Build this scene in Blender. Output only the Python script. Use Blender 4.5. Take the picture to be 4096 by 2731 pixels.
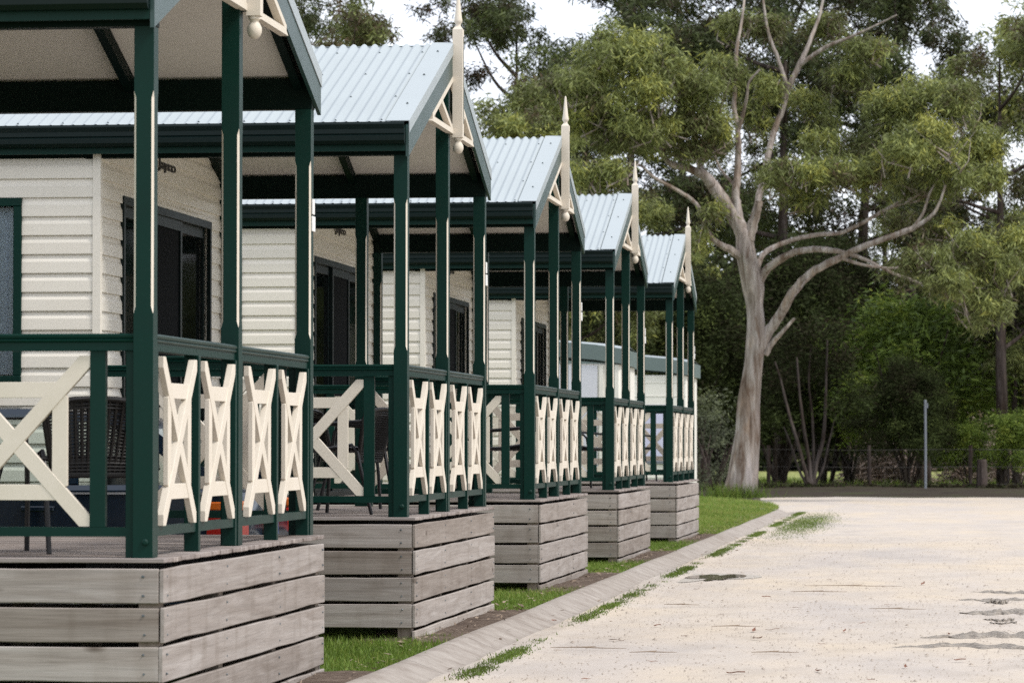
import bpy, bmesh, math, random
import numpy as np
from mathutils import Vector, Matrix

random.seed(11)
rng = np.random.default_rng(11)
sc = bpy.context.scene
for o in list(bpy.data.objects):
    bpy.data.objects.remove(o)
COL = sc.collection
R = math.radians

# ------------------------------------------------------------------ camera
YAW, PITCH, HC, FPX = 0.123325, 0.029442, 1.34, 13880.0      # FPX: focal length in pixels of a 4096 wide picture
cd = bpy.data.cameras.new('camera')
cam = bpy.data.objects.new('camera', cd)
COL.objects.link(cam)
cy, sy, cp, sp = math.cos(YAW), math.sin(YAW), math.cos(PITCH), math.sin(PITCH)
fwd = Vector((-sy * cp, cy * cp, sp))
rgt = Vector((cy, sy, 0))
up = rgt.cross(fwd)
M = Matrix((rgt, up, -fwd)).transposed().to_4x4()
M.translation = (0, 0, HC)
cam.matrix_world = M
cd.sensor_width = 36
cd.lens = FPX / 4096 * 36
cd.clip_start = 0.5
cd.clip_end = 2000
cd.dof.use_dof = True
cd.dof.focus_distance = 24
cd.dof.aperture_fstop = 8
sc.camera = cam

# ------------------------------------------------------------------ sky, sun, exposure
SUN_EL, SUN_AZ = R(50), R(108)          # azimuth measured from +Y towards +X
w = bpy.data.worlds.new('World')
sc.world = w
w.use_nodes = True
nt = w.node_tree
nt.nodes.clear()
wo = nt.nodes.new('ShaderNodeOutputWorld')
bg = nt.nodes.new('ShaderNodeBackground')
sky = nt.nodes.new('ShaderNodeTexSky')
sky.sky_type = 'NISHITA'
sky.sun_disc = False
sky.sun_elevation = SUN_EL
sky.sun_rotation = SUN_AZ
tc = nt.nodes.new('ShaderNodeTexCoord')
nz = nt.nodes.new('ShaderNodeTexNoise')
nz.inputs['Scale'].default_value = 3.0
nz.inputs['Detail'].default_value = 5.0
rp = nt.nodes.new('ShaderNodeValToRGB')
rp.color_ramp.elements[0].position = 0.3
rp.color_ramp.elements[0].color = (8.6, 9.2, 10.6, 1)
rp.color_ramp.elements[1].position = 0.7
rp.color_ramp.elements[1].color = (11.0, 11.2, 11.6, 1)
mx = nt.nodes.new('ShaderNodeMix')
mx.data_type = 'RGBA'
mx.inputs[0].default_value = 0.9
nt.links.new(tc.outputs['Generated'], nz.inputs['Vector'])
nt.links.new(nz.outputs['Fac'], rp.inputs[0])
nt.links.new(sky.outputs[0], mx.inputs[6])
nt.links.new(rp.outputs[0], mx.inputs[7])
nt.links.new(mx.outputs[2], bg.inputs['Color'])
bg.inputs['Strength'].default_value = 0.066
nt.links.new(bg.outputs[0], wo.inputs[0])
sd = bpy.data.lights.new('sun', 'SUN')
sd.energy = 1.5
sd.angle = R(14)
sd.color = (1.0, 0.955, 0.89)
sun = bpy.data.objects.new('sun', sd)
COL.objects.link(sun)
sun.rotation_euler = (R(90) - SUN_EL, 0, math.pi - SUN_AZ)
sun.location = (30, 20, 60)
sc.view_settings.view_transform = 'Standard'
sc.view_settings.look = 'None'
sc.view_settings.exposure = 1.12
sc.view_settings.gamma = 1.0
sc.render.engine = 'CYCLES'
sc.cycles.use_denoising = False
sc.cycles.use_adaptive_sampling = False
sc.cycles.sample_clamp_indirect = 4.0
sc.cycles.adaptive_threshold = 0.008
sc.cycles.max_bounces = 7
sc.cycles.diffuse_bounces = 4
sc.cycles.transparent_max_bounces = 8


# ------------------------------------------------------------------ helpers
def P(x, y, Y=None, z=None):
    """A point of the photograph (2352 px wide) on the plane at depth Y or at height z."""
    x, y = x * 1.7415 - 2048, y * 1.7415 - 1365.5
    r, u = x / FPX, -y / FPX
    d = cp - sp * u
    zz = sp + cp * u
    D = Vector((r * cy - d * sy, r * sy + d * cy, zz))
    t = Y / D.y if Y is not None else (z - HC) / D.z
    return Vector((0, 0, HC)) + D * t


def PX(Y):
    return Y / 7970.0


def link(o, parent=None, kind=None, label=None, cat=None, group=None):
    COL.objects.link(o)
    if parent is not None:
        o.parent = parent
    if kind:
        o['kind'] = kind
    if label:
        o['label'] = label
    if cat:
        o['category'] = cat
    if group:
        o['group'] = group
    return o


def empty(name, loc, label, cat, group=None, rz=0.0):
    o = bpy.data.objects.new(name, None)
    o.empty_display_size = 0.3
    o.location = loc
    o.rotation_euler = (0, 0, rz)
    return link(o, None, None, label, cat, group)


class MB:
    def __init__(s):
        s.v, s.f = [], []

    def add(s, vs, fs):
        b = len(s.v)
        s.v += [tuple(q) for q in vs]
        s.f += [tuple(i + b for i in f) for f in fs]
        return s

    def box(s, x0, x1, y0, y1, z0, z1):
        return s.add([(x0, y0, z0), (x1, y0, z0), (x1, y1, z0), (x0, y1, z0), (x0, y0, z1), (x1, y0, z1), (x1, y1, z1), (x0, y1, z1)],
                     [(0, 3, 2, 1), (4, 5, 6, 7), (0, 1, 5, 4), (1, 2, 6, 5), (2, 3, 7, 6), (3, 0, 4, 7)])

    def prism(s, poly, axis, a0, a1):
        """poly: 2D points; extruded along axis ('x': poly is (y,z); 'y': (x,z); 'z': (x,y))."""
        n = len(poly)

        def put(q, a):
            return {'x': (a, q[0], q[1]), 'y': (q[0], a, q[1]), 'z': (q[0], q[1], a)}[axis]
        vs = [put(q, a0) for q in poly] + [put(q, a1) for q in poly]
        fs = [(i, (i + 1) % n, n + (i + 1) % n, n + i) for i in range(n)]
        fs += [tuple(range(n))[::-1], tuple(range(n, 2 * n))]
        return s.add(vs, fs)

    def bar(s, p, q, w, h, upv=(0, 0, 1)):
        """A rectangular bar from p to q, w wide across, h along upv."""
        p, q = Vector(p), Vector(q)
        d = (q - p).normalized()
        a = d.cross(Vector(upv)).normalized()
        b = a.cross(d).normalized()
        vs = []
        for c in (p, q):
            for i, j in ((-1, -1), (1, -1), (1, 1), (-1, 1)):
                vs.append(c + a * (i * w / 2) + b * (j * h / 2))
        return s.add(vs, [(0, 1, 2, 3), (7, 6, 5, 4), (0, 4, 5, 1), (1, 5, 6, 2), (2, 6, 7, 3), (3, 7, 4, 0)])

    def tube(s, pts, rad, n=8, caps=True):
        pts = [Vector(q) for q in pts]
        if not hasattr(rad, '__len__'):
            rad = [rad] * len(pts)
        b = len(s.v)
        ref = Vector((0.31, 0.95, 0.12)).normalized()
        for i, q in enumerate(pts):
            d = (pts[min(i + 1, len(pts) - 1)] - pts[max(i - 1, 0)]).normalized()
            a = d.cross(ref)
            if a.length < 0.05:
                a = d.cross(Vector((1, 0, 0.2)))
            a.normalize()
            c = d.cross(a)
            for k in range(n):
                t = 2 * math.pi * k / n
                s.v.append(tuple(q + (a * math.cos(t) + c * math.sin(t)) * rad[i]))
        for i in range(len(pts) - 1):
            for k in range(n):
                k2 = (k + 1) % n
                s.f.append((b + i * n + k, b + i * n + k2, b + (i + 1) * n + k2, b + (i + 1) * n + k))
        if caps:
            s.f.append(tuple(b + k for k in range(n))[::-1])
            s.f.append(tuple(b + (len(pts) - 1) * n + k for k in range(n)))
        return s

    def lathe(s, prof, c, n=14):
        b = len(s.v)
        for r, z in prof:
            for k in range(n):
                t = 2 * math.pi * k / n
                s.v.append((c[0] + r * math.cos(t), c[1] + r * math.sin(t), c[2] + z))
        for i in range(len(prof) - 1):
            for k in range(n):
                k2 = (k + 1) % n
                s.f.append((b + i * n + k, b + i * n + k2, b + (i + 1) * n + k2, b + (i + 1) * n + k))
        s.f.append(tuple(b + k for k in range(n))[::-1])
        s.f.append(tuple(b + (len(prof) - 1) * n + k for k in range(n)))
        return s

    def mesh(s, name, mat, smooth=False, bevel=0.0, fix=True):
        me = bpy.data.meshes.new(name)
        me.from_pydata(s.v, [], s.f)
        if bevel or fix:
            bm = bmesh.new()
            bm.from_mesh(me)
            if fix:
                bmesh.ops.recalc_face_normals(bm, faces=bm.faces)
            if bevel:
                bmesh.ops.bevel(bm, geom=list(bm.edges), offset=bevel, segments=1, affect='EDGES', profile=0.6)
            bm.to_mesh(me)
            bm.free()
        me.materials.append(mat)
        if smooth:
            me.polygons.foreach_set('use_smooth', [True] * len(me.polygons))
            try:
                me.set_sharp_from_angle(angle=R(40))
            except Exception:
                pass
        me.update()
        return me

    def build(s, name, mat, parent=None, smooth=False, bevel=0.0, loc=(0, 0, 0), rz=0.0, **kw):
        o = bpy.data.objects.new(name, s.mesh(name, mat, smooth, bevel))
        o.location = loc
        o.rotation_euler = (0, 0, rz)
        return link(o, parent, **kw)


def inst(name, me, parent, loc=(0, 0, 0), rot=(0, 0, 0), **kw):
    o = bpy.data.objects.new(name, me)
    o.location = loc
    o.rotation_euler = rot
    return link(o, parent, **kw)


def kids(o):
    return [c for c in bpy.data.objects if c.parent == o]


def copy_tree(o, parent, table):
    c = o.copy()
    COL.objects.link(c)
    c.parent = parent
    for ch in table.get(o, []):
        copy_tree(ch, c, table)
    return c


def child_table():
    t = {}
    for o in COL.objects:
        if o.parent is not None:
            t.setdefault(o.parent, []).append(o)
    return t


def fast_mesh(name, V, F, mat, tone=None):
    me = bpy.data.meshes.new(name)
    n, m, k = len(V), len(F), F.shape[1]
    me.vertices.add(n)
    me.vertices.foreach_set('co', np.ascontiguousarray(V, dtype=np.float32).ravel())
    me.loops.add(m * k)
    me.loops.foreach_set('vertex_index', np.ascontiguousarray(F, dtype=np.int32).ravel())
    me.polygons.add(m)
    me.polygons.foreach_set('loop_start', np.arange(0, m * k, k, dtype=np.int32))
    me.polygons.foreach_set('loop_total', np.full(m, k, dtype=np.int32))
    if tone is not None:
        a = me.attributes.new('tone', 'FLOAT', 'POINT')
        a.data.foreach_set('value', np.ascontiguousarray(tone, dtype=np.float32))
    me.materials.append(mat)
    me.update(calc_edges=True)
    return me


# ------------------------------------------------------------------ materials
class Mat:
    def __init__(s, name, base=(0.5, 0.5, 0.5), rough=0.5, metal=0.0, spec=0.5):
        s.m = bpy.data.materials.new(name)
        s.m.use_nodes = True
        s.t = s.m.node_tree
        s.b = s.t.nodes['Principled BSDF']
        s.b.inputs['Base Color'].default_value = (*base, 1)
        s.b.inputs['Roughness'].default_value = rough
        s.b.inputs['Metallic'].default_value = metal
        s.b.inputs['Specular IOR Level'].default_value = spec
        s.base = base

    def n(s, typ, **kw):
        nd = s.t.nodes.new(typ)
        for k, v in kw.items():
            setattr(nd, k, v)
        return nd

    def l(s, a, b):
        s.t.links.new(a, b)

    def coord(s, scale=(1, 1, 1), rand=True, which='Object'):
        tcn = s.n('ShaderNodeTexCoord')
        mp = s.n('ShaderNodeMapping')
        mp.inputs['Scale'].default_value = scale
        if rand:
            oi = s.n('ShaderNodeObjectInfo')
            mu = s.n('ShaderNodeMath', operation='MULTIPLY')
            mu.inputs[1].default_value = 37.0
            s.l(oi.outputs['Random'], mu.inputs[0])
            ad = s.n('ShaderNodeVectorMath', operation='ADD')
            s.l(tcn.outputs[which], ad.inputs[0])
            s.l(mu.outputs[0], ad.inputs[1])
            s.l(ad.outputs[0], mp.inputs['Vector'])
        else:
            s.l(tcn.outputs[which], mp.inputs['Vector'])
        return mp.outputs[0]

    def noise(s, vec, scale, detail=4, rough=0.55, dist=0.0):
        nd = s.n('ShaderNodeTexNoise')
        nd.inputs['Scale'].default_value = scale
        nd.inputs['Detail'].default_value = detail
        nd.inputs['Roughness'].default_value = rough
        nd.inputs['Distortion'].default_value = dist
        s.l(vec, nd.inputs['Vector'])
        return nd.outputs['Fac']

    def ramp(s, fac, stops):
        nd = s.n('ShaderNodeValToRGB')
        cr = nd.color_ramp
        while len(cr.elements) > len(stops):
            cr.elements.remove(cr.elements[-1])
        while len(cr.elements) < len(stops):
            cr.elements.new(0.5)
        for e, (p_, c) in zip(cr.elements, stops):
            e.position = p_
            e.color = (*c, 1) if len(c) == 3 else c
        s.l(fac, nd.inputs[0])
        return nd.outputs[0]

    def mix(s, fac, a, b, mode='MIX'):
        nd = s.n('ShaderNodeMix', data_type='RGBA', blend_type=mode)
        for sock, v in ((0, fac), (6, a), (7, b)):
            if isinstance(v, (int, float)):
                nd.inputs[sock].default_value = v
            elif isinstance(v, tuple):
                nd.inputs[sock].default_value = (*v, 1)
            else:
                s.l(v, nd.inputs[sock])
        return nd.outputs[2]

    def color(s, out):
        s.l(out, s.b.inputs['Base Color'])

    def bump(s, h, strength=0.3, dist=0.01):
        nd = s.n('ShaderNodeBump')
        nd.inputs['Strength'].default_value = strength
        nd.inputs['Distance'].default_value = dist
        s.l(h, nd.inputs['Height'])
        s.l(nd.outputs[0], s.b.inputs['Normal'])


def g3(v):
    return (v, v, v)


def paint(name, base, rough, dirt=0.25, spec=0.5, dirtcol=None):
    m = Mat(name, base, rough, spec=spec)
    c = m.coord()
    f = m.noise(c, 3.0, 6, 0.65)
    f2 = m.noise(c, 40.0, 3)
    dc = dirtcol or tuple(b * 0.72 for b in base)
    a = m.mix(m.ramp(f, [(0.42, g3(0)), (0.75, g3(dirt))]), base, dc)
    a = m.mix(m.ramp(f2, [(0.55, g3(0)), (0.8, g3(0.18))]), a, tuple(min(1, b * 1.15 + 0.01) for b in base))
    m.color(a)
    rr = m.n('ShaderNodeMapRange')
    rr.inputs['To Min'].default_value = rough - 0.06
    rr.inputs['To Max'].default_value = rough + 0.1
    m.l(f, rr.inputs['Value'])
    m.l(rr.outputs[0], m.b.inputs['Roughness'])
    m.bump(f2, 0.06, 0.004)
    return m.m


def wood(name, c0, c1, c2, axis=0):
    m = Mat(name, c1, 0.8, spec=0.25)
    sc1 = [14, 14, 14]
    sc1[axis] = 1.1
    sc2 = [90, 90, 90]
    sc2[axis] = 3
    f1 = m.noise(m.coord(tuple(sc1)), 1.0, 6, 0.62, 0.9)
    f2 = m.noise(m.coord(tuple(sc2)), 1.0, 3, 0.6)
    sc3 = [1.5, 1.5, 1.5]
    sc3[axis] = 7
    f3 = m.noise(m.coord(tuple(sc3)), 1.0, 3, 0.5)
    base = m.ramp(f1, [(0.25, c0), (0.5, c1), (0.72, c2)])
    fine = m.ramp(f2, [(0.3, g3(0.74)), (0.6, g3(1.0))])
    a = m.mix(0.7, base, fine, 'MULTIPLY')
    st = m.ramp(f3, [(0.52, g3(1.0)), (0.74, (0.52, 0.47, 0.40))])
    a = m.mix(0.38, a, st, 'MULTIPLY')
    oi = m.n('ShaderNodeObjectInfo')
    tn = m.ramp(oi.outputs['Random'], [(0.0, (0.74, 0.70, 0.66)), (0.5, (0.95, 0.94, 0.94)), (1.0, (1.18, 1.16, 1.13))])
    a = m.mix(1.0, a, tn, 'MULTIPLY')
    # knots
    vo = m.n('ShaderNodeTexVoronoi', feature='F1')
    vo.inputs['Scale'].default_value = 1.0
    s4 = [5.5, 5.5, 5.5]
    s4[axis] = 2.1
    m.l(m.coord(tuple(s4)), vo.inputs['Vector'])
    kn = m.ramp(vo.outputs['Distance'], [(0.05, (0.25, 0.2, 0.16)), (0.13, g3(1.0))])
    a = m.mix(0.75, a, kn, 'MULTIPLY')
    m.color(a)
    m.bump(f2, 0.35, 0.004)
    return m.m


GREEN = paint('green paint', (0.0016, 0.0230, 0.0168), 0.42, 0.4, 0.15, (0.006, 0.017, 0.0145))
BEAM_SHADED = paint('shade-darkened beam green', (0.0009, 0.0075, 0.0055), 0.5, 0.4, 0.1)  # post green darkened: verandah shade put into colour of beams, rafters and soffits
GREEN_METAL = paint('green folded metal', (0.012, 0.042, 0.037), 0.34, 0.3, 0.6)
GUTTER = paint('dark gutter metal', (0.002, 0.0085, 0.008), 0.36, 0.3, 0.22)
CREAM = paint('cream paint', (0.62, 0.56, 0.475), 0.55, 0.35, 0.3, (0.46, 0.41, 0.31))
LINING = paint('ceiling lining', (0.67, 0.64, 0.60), 0.7, 0.2, 0.2)
WOOD = wood('weathered timber', (0.225, 0.192, 0.168), (0.315, 0.282, 0.258), (0.395, 0.365, 0.342))
DECK = wood('deck timber', (0.15, 0.125, 0.115), (0.27, 0.235, 0.22), (0.36, 0.325, 0.305))
STUMP = wood('stump timber', (0.16, 0.13, 0.10), (0.24, 0.20, 0.165), (0.3, 0.26, 0.22), axis=2)

_m = Mat('vinyl weatherboard', (0.72, 0.67, 0.57), 0.42, spec=0.4)
_c = _m.coord((1.2, 40, 40))
_c2 = _m.coord((40, 1.2, 40))
_g = _m.noise(_c, 2.0, 4)
_d = _m.noise(_m.coord((1, 1, 1)), 1.6, 5)
_m.color(_m.mix(_m.ramp(_d, [(0.45, g3(0)), (0.8, g3(0.35))]), (0.73, 0.685, 0.60), (0.62, 0.565, 0.47)))
_m.bump(_g, 0.12, 0.003)
VINYL = _m.m

_m = Mat('corrugated roof metal', (0.50, 0.58, 0.605), 0.38, metal=0.0, spec=0.5)
_f = _m.noise(_m.coord((1, 1, 1)), 1.1, 5)
_m.color(_m.mix(_m.ramp(_f, [(0.4, g3(0)), (0.8, g3(0.5))]), (0.305, 0.345, 0.36), (0.25, 0.285, 0.30)))
_m.b.inputs['Roughness'].default_value = 0.38
ROOF = _m.m

GLASS_DARK = Mat('dark door glass', (0.003, 0.004, 0.004), 0.05, spec=0.15).m
_m = Mat('window glass', (1, 1, 1), 0.02)
_tr = _m.n('ShaderNodeBsdfTransparent')
_tr.inputs[0].default_value = (0.86, 0.92, 0.9, 1)
_gl = _m.n('ShaderNodeBsdfGlossy')
_gl.inputs['Roughness'].default_value = 0.02
_fr = _m.n('ShaderNodeFresnel')
_fr.inputs[0].default_value = 1.5
_mxs = _m.n('ShaderNodeMixShader')
_m.l(_fr.outputs[0], _mxs.inputs[0])
_m.l(_tr.outputs[0], _mxs.inputs[1])
_m.l(_gl.outputs[0], _mxs.inputs[2])
_m.l(_mxs.outputs[0], _m.t.nodes['Material Output'].inputs[0])
GLASS = _m.m
SCREEN = Mat('fly screen mesh', (0.004, 0.005, 0.006), 0.8, spec=0.05).m
CURTAIN = paint('lavender curtain', (0.55, 0.55, 0.70), 0.9, 0.3, 0.1)
BLACK = Mat('black letters', (0.03, 0.026, 0.024), 0.5).m
WHITE = paint('white plate', (0.75, 0.75, 0.73), 0.4, 0.15)
SCREW = Mat('screw head', (0.12, 0.14, 0.15), 0.5, metal=0.5).m
WICKER = Mat('black wicker', (0.009, 0.008, 0.008), 0.45, spec=0.4).m
STEEL = Mat('black steel tube', (0.008, 0.008, 0.010), 0.35, spec=0.5).m
CARPAINT = Mat('blue car paint', (0.005, 0.014, 0.028), 0.16, metal=0.2, spec=0.6).m
RUBBER = Mat('tyre rubber', (0.012, 0.012, 0.012), 0.8).m
RIM = Mat('alloy rim', (0.45, 0.46, 0.48), 0.3, metal=0.9).m
REDLAMP = Mat('red lamp lens', (0.28, 0.010, 0.006), 0.12, spec=0.6).m
ORANGELAMP = Mat('orange lamp lens', (0.5, 0.11, 0.01), 0.15, spec=0.6).m
PLATEBLUE = Mat('plate blue', (0.03, 0.06, 0.25), 0.4).m
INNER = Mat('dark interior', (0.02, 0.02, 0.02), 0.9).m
CARAVAN = paint('caravan white', (0.72, 0.70, 0.64), 0.45, 0.25)
CARAVANBLUE = paint('caravan door panel', (0.60, 0.61, 0.66), 0.4, 0.2)
FASCIA = paint('grey green fascia', (0.115, 0.155, 0.15), 0.4, 0.3)
RUST = paint('rusty wire', (0.05, 0.045, 0.04), 0.7, 0.3)
GALV = paint('galvanised pipe', (0.17, 0.185, 0.21), 0.4, 0.3)

# gravel
_m = Mat('pale gravel', (0.6, 0.54, 0.46), 0.9, spec=0.2)
_c = _m.coord((1, 1, 1), rand=False)
_big = _m.noise(_m.coord((1, .45, 1), rand=False), 0.45, 5, 0.65)
_mid = _m.noise(_m.coord((1, .6, 1), rand=False), 2.0, 7, 0.75)
_fine = _m.noise(_c, 55, 4, 0.7)
_peb = _m.n('ShaderNodeTexVoronoi', feature='F1')
_peb.inputs['Scale'].default_value = 42
_m.l(_c, _peb.inputs['Vector'])
_a = _m.ramp(_big, [(0.30, (0.365, 0.332, 0.308)), (0.45, (0.45, 0.40, 0.352)), (0.66, (0.505, 0.428, 0.335))])
_a = _m.mix(_m.ramp(_mid, [(0.46, g3(0)), (0.70, g3(0.6))]), _a, (0.34, 0.295, 0.25))
_a = _m.mix(_m.ramp(_fine, [(0.55, g3(0)), (0.70, g3(0.6))]), _a, (0.27, 0.215, 0.165))
_a = _m.mix(_m.ramp(_peb.outputs['Color'], [(0.80, g3(0)), (0.9, g3(0.5))]), _a, (0.36, 0.30, 0.25))
_tr2 = _m.noise(_m.coord((1.2, 0.09, 1), rand=False), 1.0, 4, 0.6)
_a = _m.mix(_m.ramp(_tr2, [(0.5, g3(0)), (0.68, g3(0.35))]), _a, (0.41, 0.37, 0.35))
_m.color(_a)
_m.bump(_fine, 0.5, 0.012)
GRAVEL = _m.m

_m = Mat('kerb concrete', (0.4, 0.37, 0.34), 0.85, spec=0.25)
_c = _m.coord((1, 1, 1), rand=False)
_f = _m.noise(_c, 4.5, 9, 0.72)
_f2 = _m.noise(_m.coord((1, 1, 1), rand=False), 45, 3, 0.6)
_a = _m.ramp(_f, [(0.3, (0.19, 0.155, 0.13)), (0.5, (0.285, 0.25, 0.22)), (0.7, (0.36, 0.325, 0.29))])
_a = _m.mix(_m.ramp(_f2, [(0.55, g3(0)), (0.75, g3(0.4))]), _a, (0.22, 0.19, 0.16))
_m.color(_a)
_m.bump(_f2, 0.3, 0.006)
KERB = _m.m

_m = Mat('lawn soil', (0.08, 0.09, 0.03), 0.95, spec=0.1)
_c = _m.coord((1, 1, 1), rand=False)
_f = _m.noise(_c, 1.5, 6, 0.7)
_f2 = _m.noise(_c, 30, 4, 0.7)
_a = _m.ramp(_f, [(0.35, (0.075, 0.13, 0.018)), (0.55, (0.095, 0.15, 0.025)), (0.72, (0.13, 0.11, 0.055))])
_a = _m.mix(_m.ramp(_f2, [(0.45, g3(0)), (0.7, g3(0.6))]), _a, (0.05, 0.055, 0.015))
_m.color(_a)
_m.bump(_f2, 0.6, 0.03)
LAWN = _m.m

_m = Mat('bare soil', (0.12, 0.09, 0.07), 0.95, spec=0.1)
_c = _m.coord((1, 1, 1), rand=False)
_f = _m.noise(_c, 6, 6, 0.7)
_f2 = _m.noise(_c, 60, 4, 0.7)
_a = _m.ramp(_f, [(0.3, (0.055, 0.038, 0.03)), (0.55, (0.12, 0.09, 0.07)), (0.75, (0.2, 0.16, 0.13))])
_m.color(_m.mix(_m.ramp(_f2, [(0.5, g3(0)), (0.7, g3(0.6))]), _a, (0.26, 0.2, 0.16)))
_m.bump(_f2, 0.7, 0.03)
SOIL = _m.m

_m = Mat('leaf litter', (0.06, 0.045, 0.035), 0.95, spec=0.1)
_c = _m.coord((1, 1, 1), rand=False)
_f = _m.noise(_c, 0.7, 6, 0.7)
_f2 = _m.noise(_c, 14, 4, 0.7)
_a = _m.ramp(_f, [(0.3, (0.022, 0.016, 0.013)), (0.5, (0.038, 0.03, 0.022)), (0.7, (0.04, 0.048, 0.018))])
_m.color(_m.mix(_m.ramp(_f2, [(0.5, g3(0)), (0.7, g3(0.5))]), _a, (0.07, 0.053, 0.04)))
LITTER = _m.m

_m = Mat('paddock grass', (0.15, 0.17, 0.05), 0.95, spec=0.1)
_c = _m.coord((1, 1, 1), rand=False)
_f = _m.noise(_c, 0.25, 6, 0.7)
_a = _m.ramp(_f, [(0.3, (0.13, 0.17, 0.04)), (0.5, (0.21, 0.23, 0.08)), (0.7, (0.30, 0.26, 0.13))])
_m.color(_a)
PADDOCK = _m.m

_m = Mat('wet mud', (0.12, 0.10, 0.085), 0.6, spec=0.4)
_c = _m.coord((1, 1, 1), rand=False)
_f = _m.noise(_c, 16, 6, 0.75)
_m.color(_m.ramp(_f, [(0.3, (0.11, 0.09, 0.072)), (0.5, (0.24, 0.205, 0.168)), (0.68, (0.42, 0.365, 0.30))]))
_m.bump(_f, 0.9, 0.04)
MUD = _m.m
DAMP = paint('damp gravel', (0.36, 0.32, 0.27), 0.5, 0.5, 0.4)
WATER = Mat('puddle water', (0.20, 0.17, 0.125), 0.03, spec=0.6).m


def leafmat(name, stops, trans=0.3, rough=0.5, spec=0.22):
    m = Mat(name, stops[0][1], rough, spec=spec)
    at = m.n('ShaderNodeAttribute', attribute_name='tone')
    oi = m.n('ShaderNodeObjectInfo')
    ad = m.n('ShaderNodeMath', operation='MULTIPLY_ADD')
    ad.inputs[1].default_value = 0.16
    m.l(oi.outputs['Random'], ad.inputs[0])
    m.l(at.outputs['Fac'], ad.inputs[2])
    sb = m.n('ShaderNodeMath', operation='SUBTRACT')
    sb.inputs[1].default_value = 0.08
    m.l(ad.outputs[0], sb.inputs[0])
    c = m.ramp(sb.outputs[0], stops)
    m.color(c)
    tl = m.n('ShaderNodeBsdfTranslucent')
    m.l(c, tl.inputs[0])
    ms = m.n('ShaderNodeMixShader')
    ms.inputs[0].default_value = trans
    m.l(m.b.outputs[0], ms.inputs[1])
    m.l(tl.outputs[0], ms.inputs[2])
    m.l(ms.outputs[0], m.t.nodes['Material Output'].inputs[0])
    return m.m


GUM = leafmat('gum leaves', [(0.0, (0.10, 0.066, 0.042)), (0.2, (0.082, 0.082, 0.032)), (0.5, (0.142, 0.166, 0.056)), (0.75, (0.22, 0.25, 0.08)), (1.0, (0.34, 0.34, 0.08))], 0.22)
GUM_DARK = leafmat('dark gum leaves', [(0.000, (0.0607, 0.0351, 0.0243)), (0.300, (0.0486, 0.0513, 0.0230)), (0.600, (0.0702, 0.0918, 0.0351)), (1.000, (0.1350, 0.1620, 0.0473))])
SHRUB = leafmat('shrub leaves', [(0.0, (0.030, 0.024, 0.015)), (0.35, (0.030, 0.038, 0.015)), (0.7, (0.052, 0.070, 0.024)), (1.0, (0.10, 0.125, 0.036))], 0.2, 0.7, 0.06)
BRIGHT = leafmat('bright shrub leaves', [(0.0, (0.05, 0.075, 0.018)), (0.35, (0.10, 0.15, 0.03)), (0.7, (0.18, 0.25, 0.045)), (1.0, (0.30, 0.35, 0.065))], 0.35)
GREYLEAF = leafmat('grey shrub leaves', [(0.0, (0.045, 0.05, 0.03)), (0.5, (0.09, 0.105, 0.06)), (1.0, (0.16, 0.18, 0.09))])
BLADE = leafmat('grass blades', [(0.0, (0.075, 0.10, 0.02)), (0.4, (0.12, 0.19, 0.028)), (0.75, (0.185, 0.27, 0.045)), (1.0, (0.30, 0.30, 0.09))], 0.35)


def barkmat(name, dark, mid, light, str_=4.5):
    m = Mat(name, mid, 0.85, spec=0.2)
    c = m.coord((9, 9, 0.8), rand=False)
    c2 = m.coord((1.1, 1.1, 0.35), rand=False)
    f = m.noise(c, 1.0, 6, 0.65, 0.4)
    f2 = m.noise(c2, 1.6, 5, 0.65)
    a = m.ramp(f, [(0.3, dark), (0.5, mid), (0.7, light)])
    b = m.ramp(f2, [(0.38, (0.55, 0.46, 0.39)), (0.5, g3(0.95)), (0.6, (1.1, 1.09, 1.14))])
    f3 = m.noise(m.coord((3.2, 3.2, 0.55), rand=False), 1.7, 5, 0.7, 0.6)
    pk = m.ramp(f3, [(0.40, (0.50, 0.40, 0.33)), (0.47, g3(0.9)), (0.56, g3(1.0)), (0.62, (1.35, 1.30, 1.24))])
    a = m.mix(0.8, a, pk, 'MULTIPLY')
    m.color(m.mix(0.85, a, b, 'MULTIPLY'))
    m.bump(f, 0.7, 0.05)
    return m.m


BARK = barkmat('pale gum bark', (0.13, 0.10, 0.08), (0.29, 0.25, 0.22), (0.42, 0.385, 0.355))
BARK_LIMB = barkmat('pale limb bark', (0.15, 0.12, 0.10), (0.31, 0.27, 0.24), (0.42, 0.385, 0.36))
BARK_DARK = barkmat('dark bark', (0.022, 0.016, 0.013), (0.055, 0.042, 0.036), (0.11, 0.09, 0.08))
STICK = barkmat('dead sticks', (0.20, 0.14, 0.12), (0.36, 0.29, 0.26), (0.52, 0.46, 0.42))
DRYLEAF = paint('dry leaf', (0.16, 0.06, 0.03), 0.7, 0.3)
STONE = paint('loose stone', (0.33, 0.28, 0.235), 0.85, 0.4)
TWIG = paint('dry twig', (0.24, 0.18, 0.13), 0.8, 0.3)


# ------------------------------------------------------------------ setting: ground, roads, kerb
def sheet(name, pts, z, mat, kind='structure'):
    m = MB()
    m.add([(x, y, z) for x, y in pts], [tuple(range(len(pts)))])
    return m.build(name, mat, kind=kind)


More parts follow.
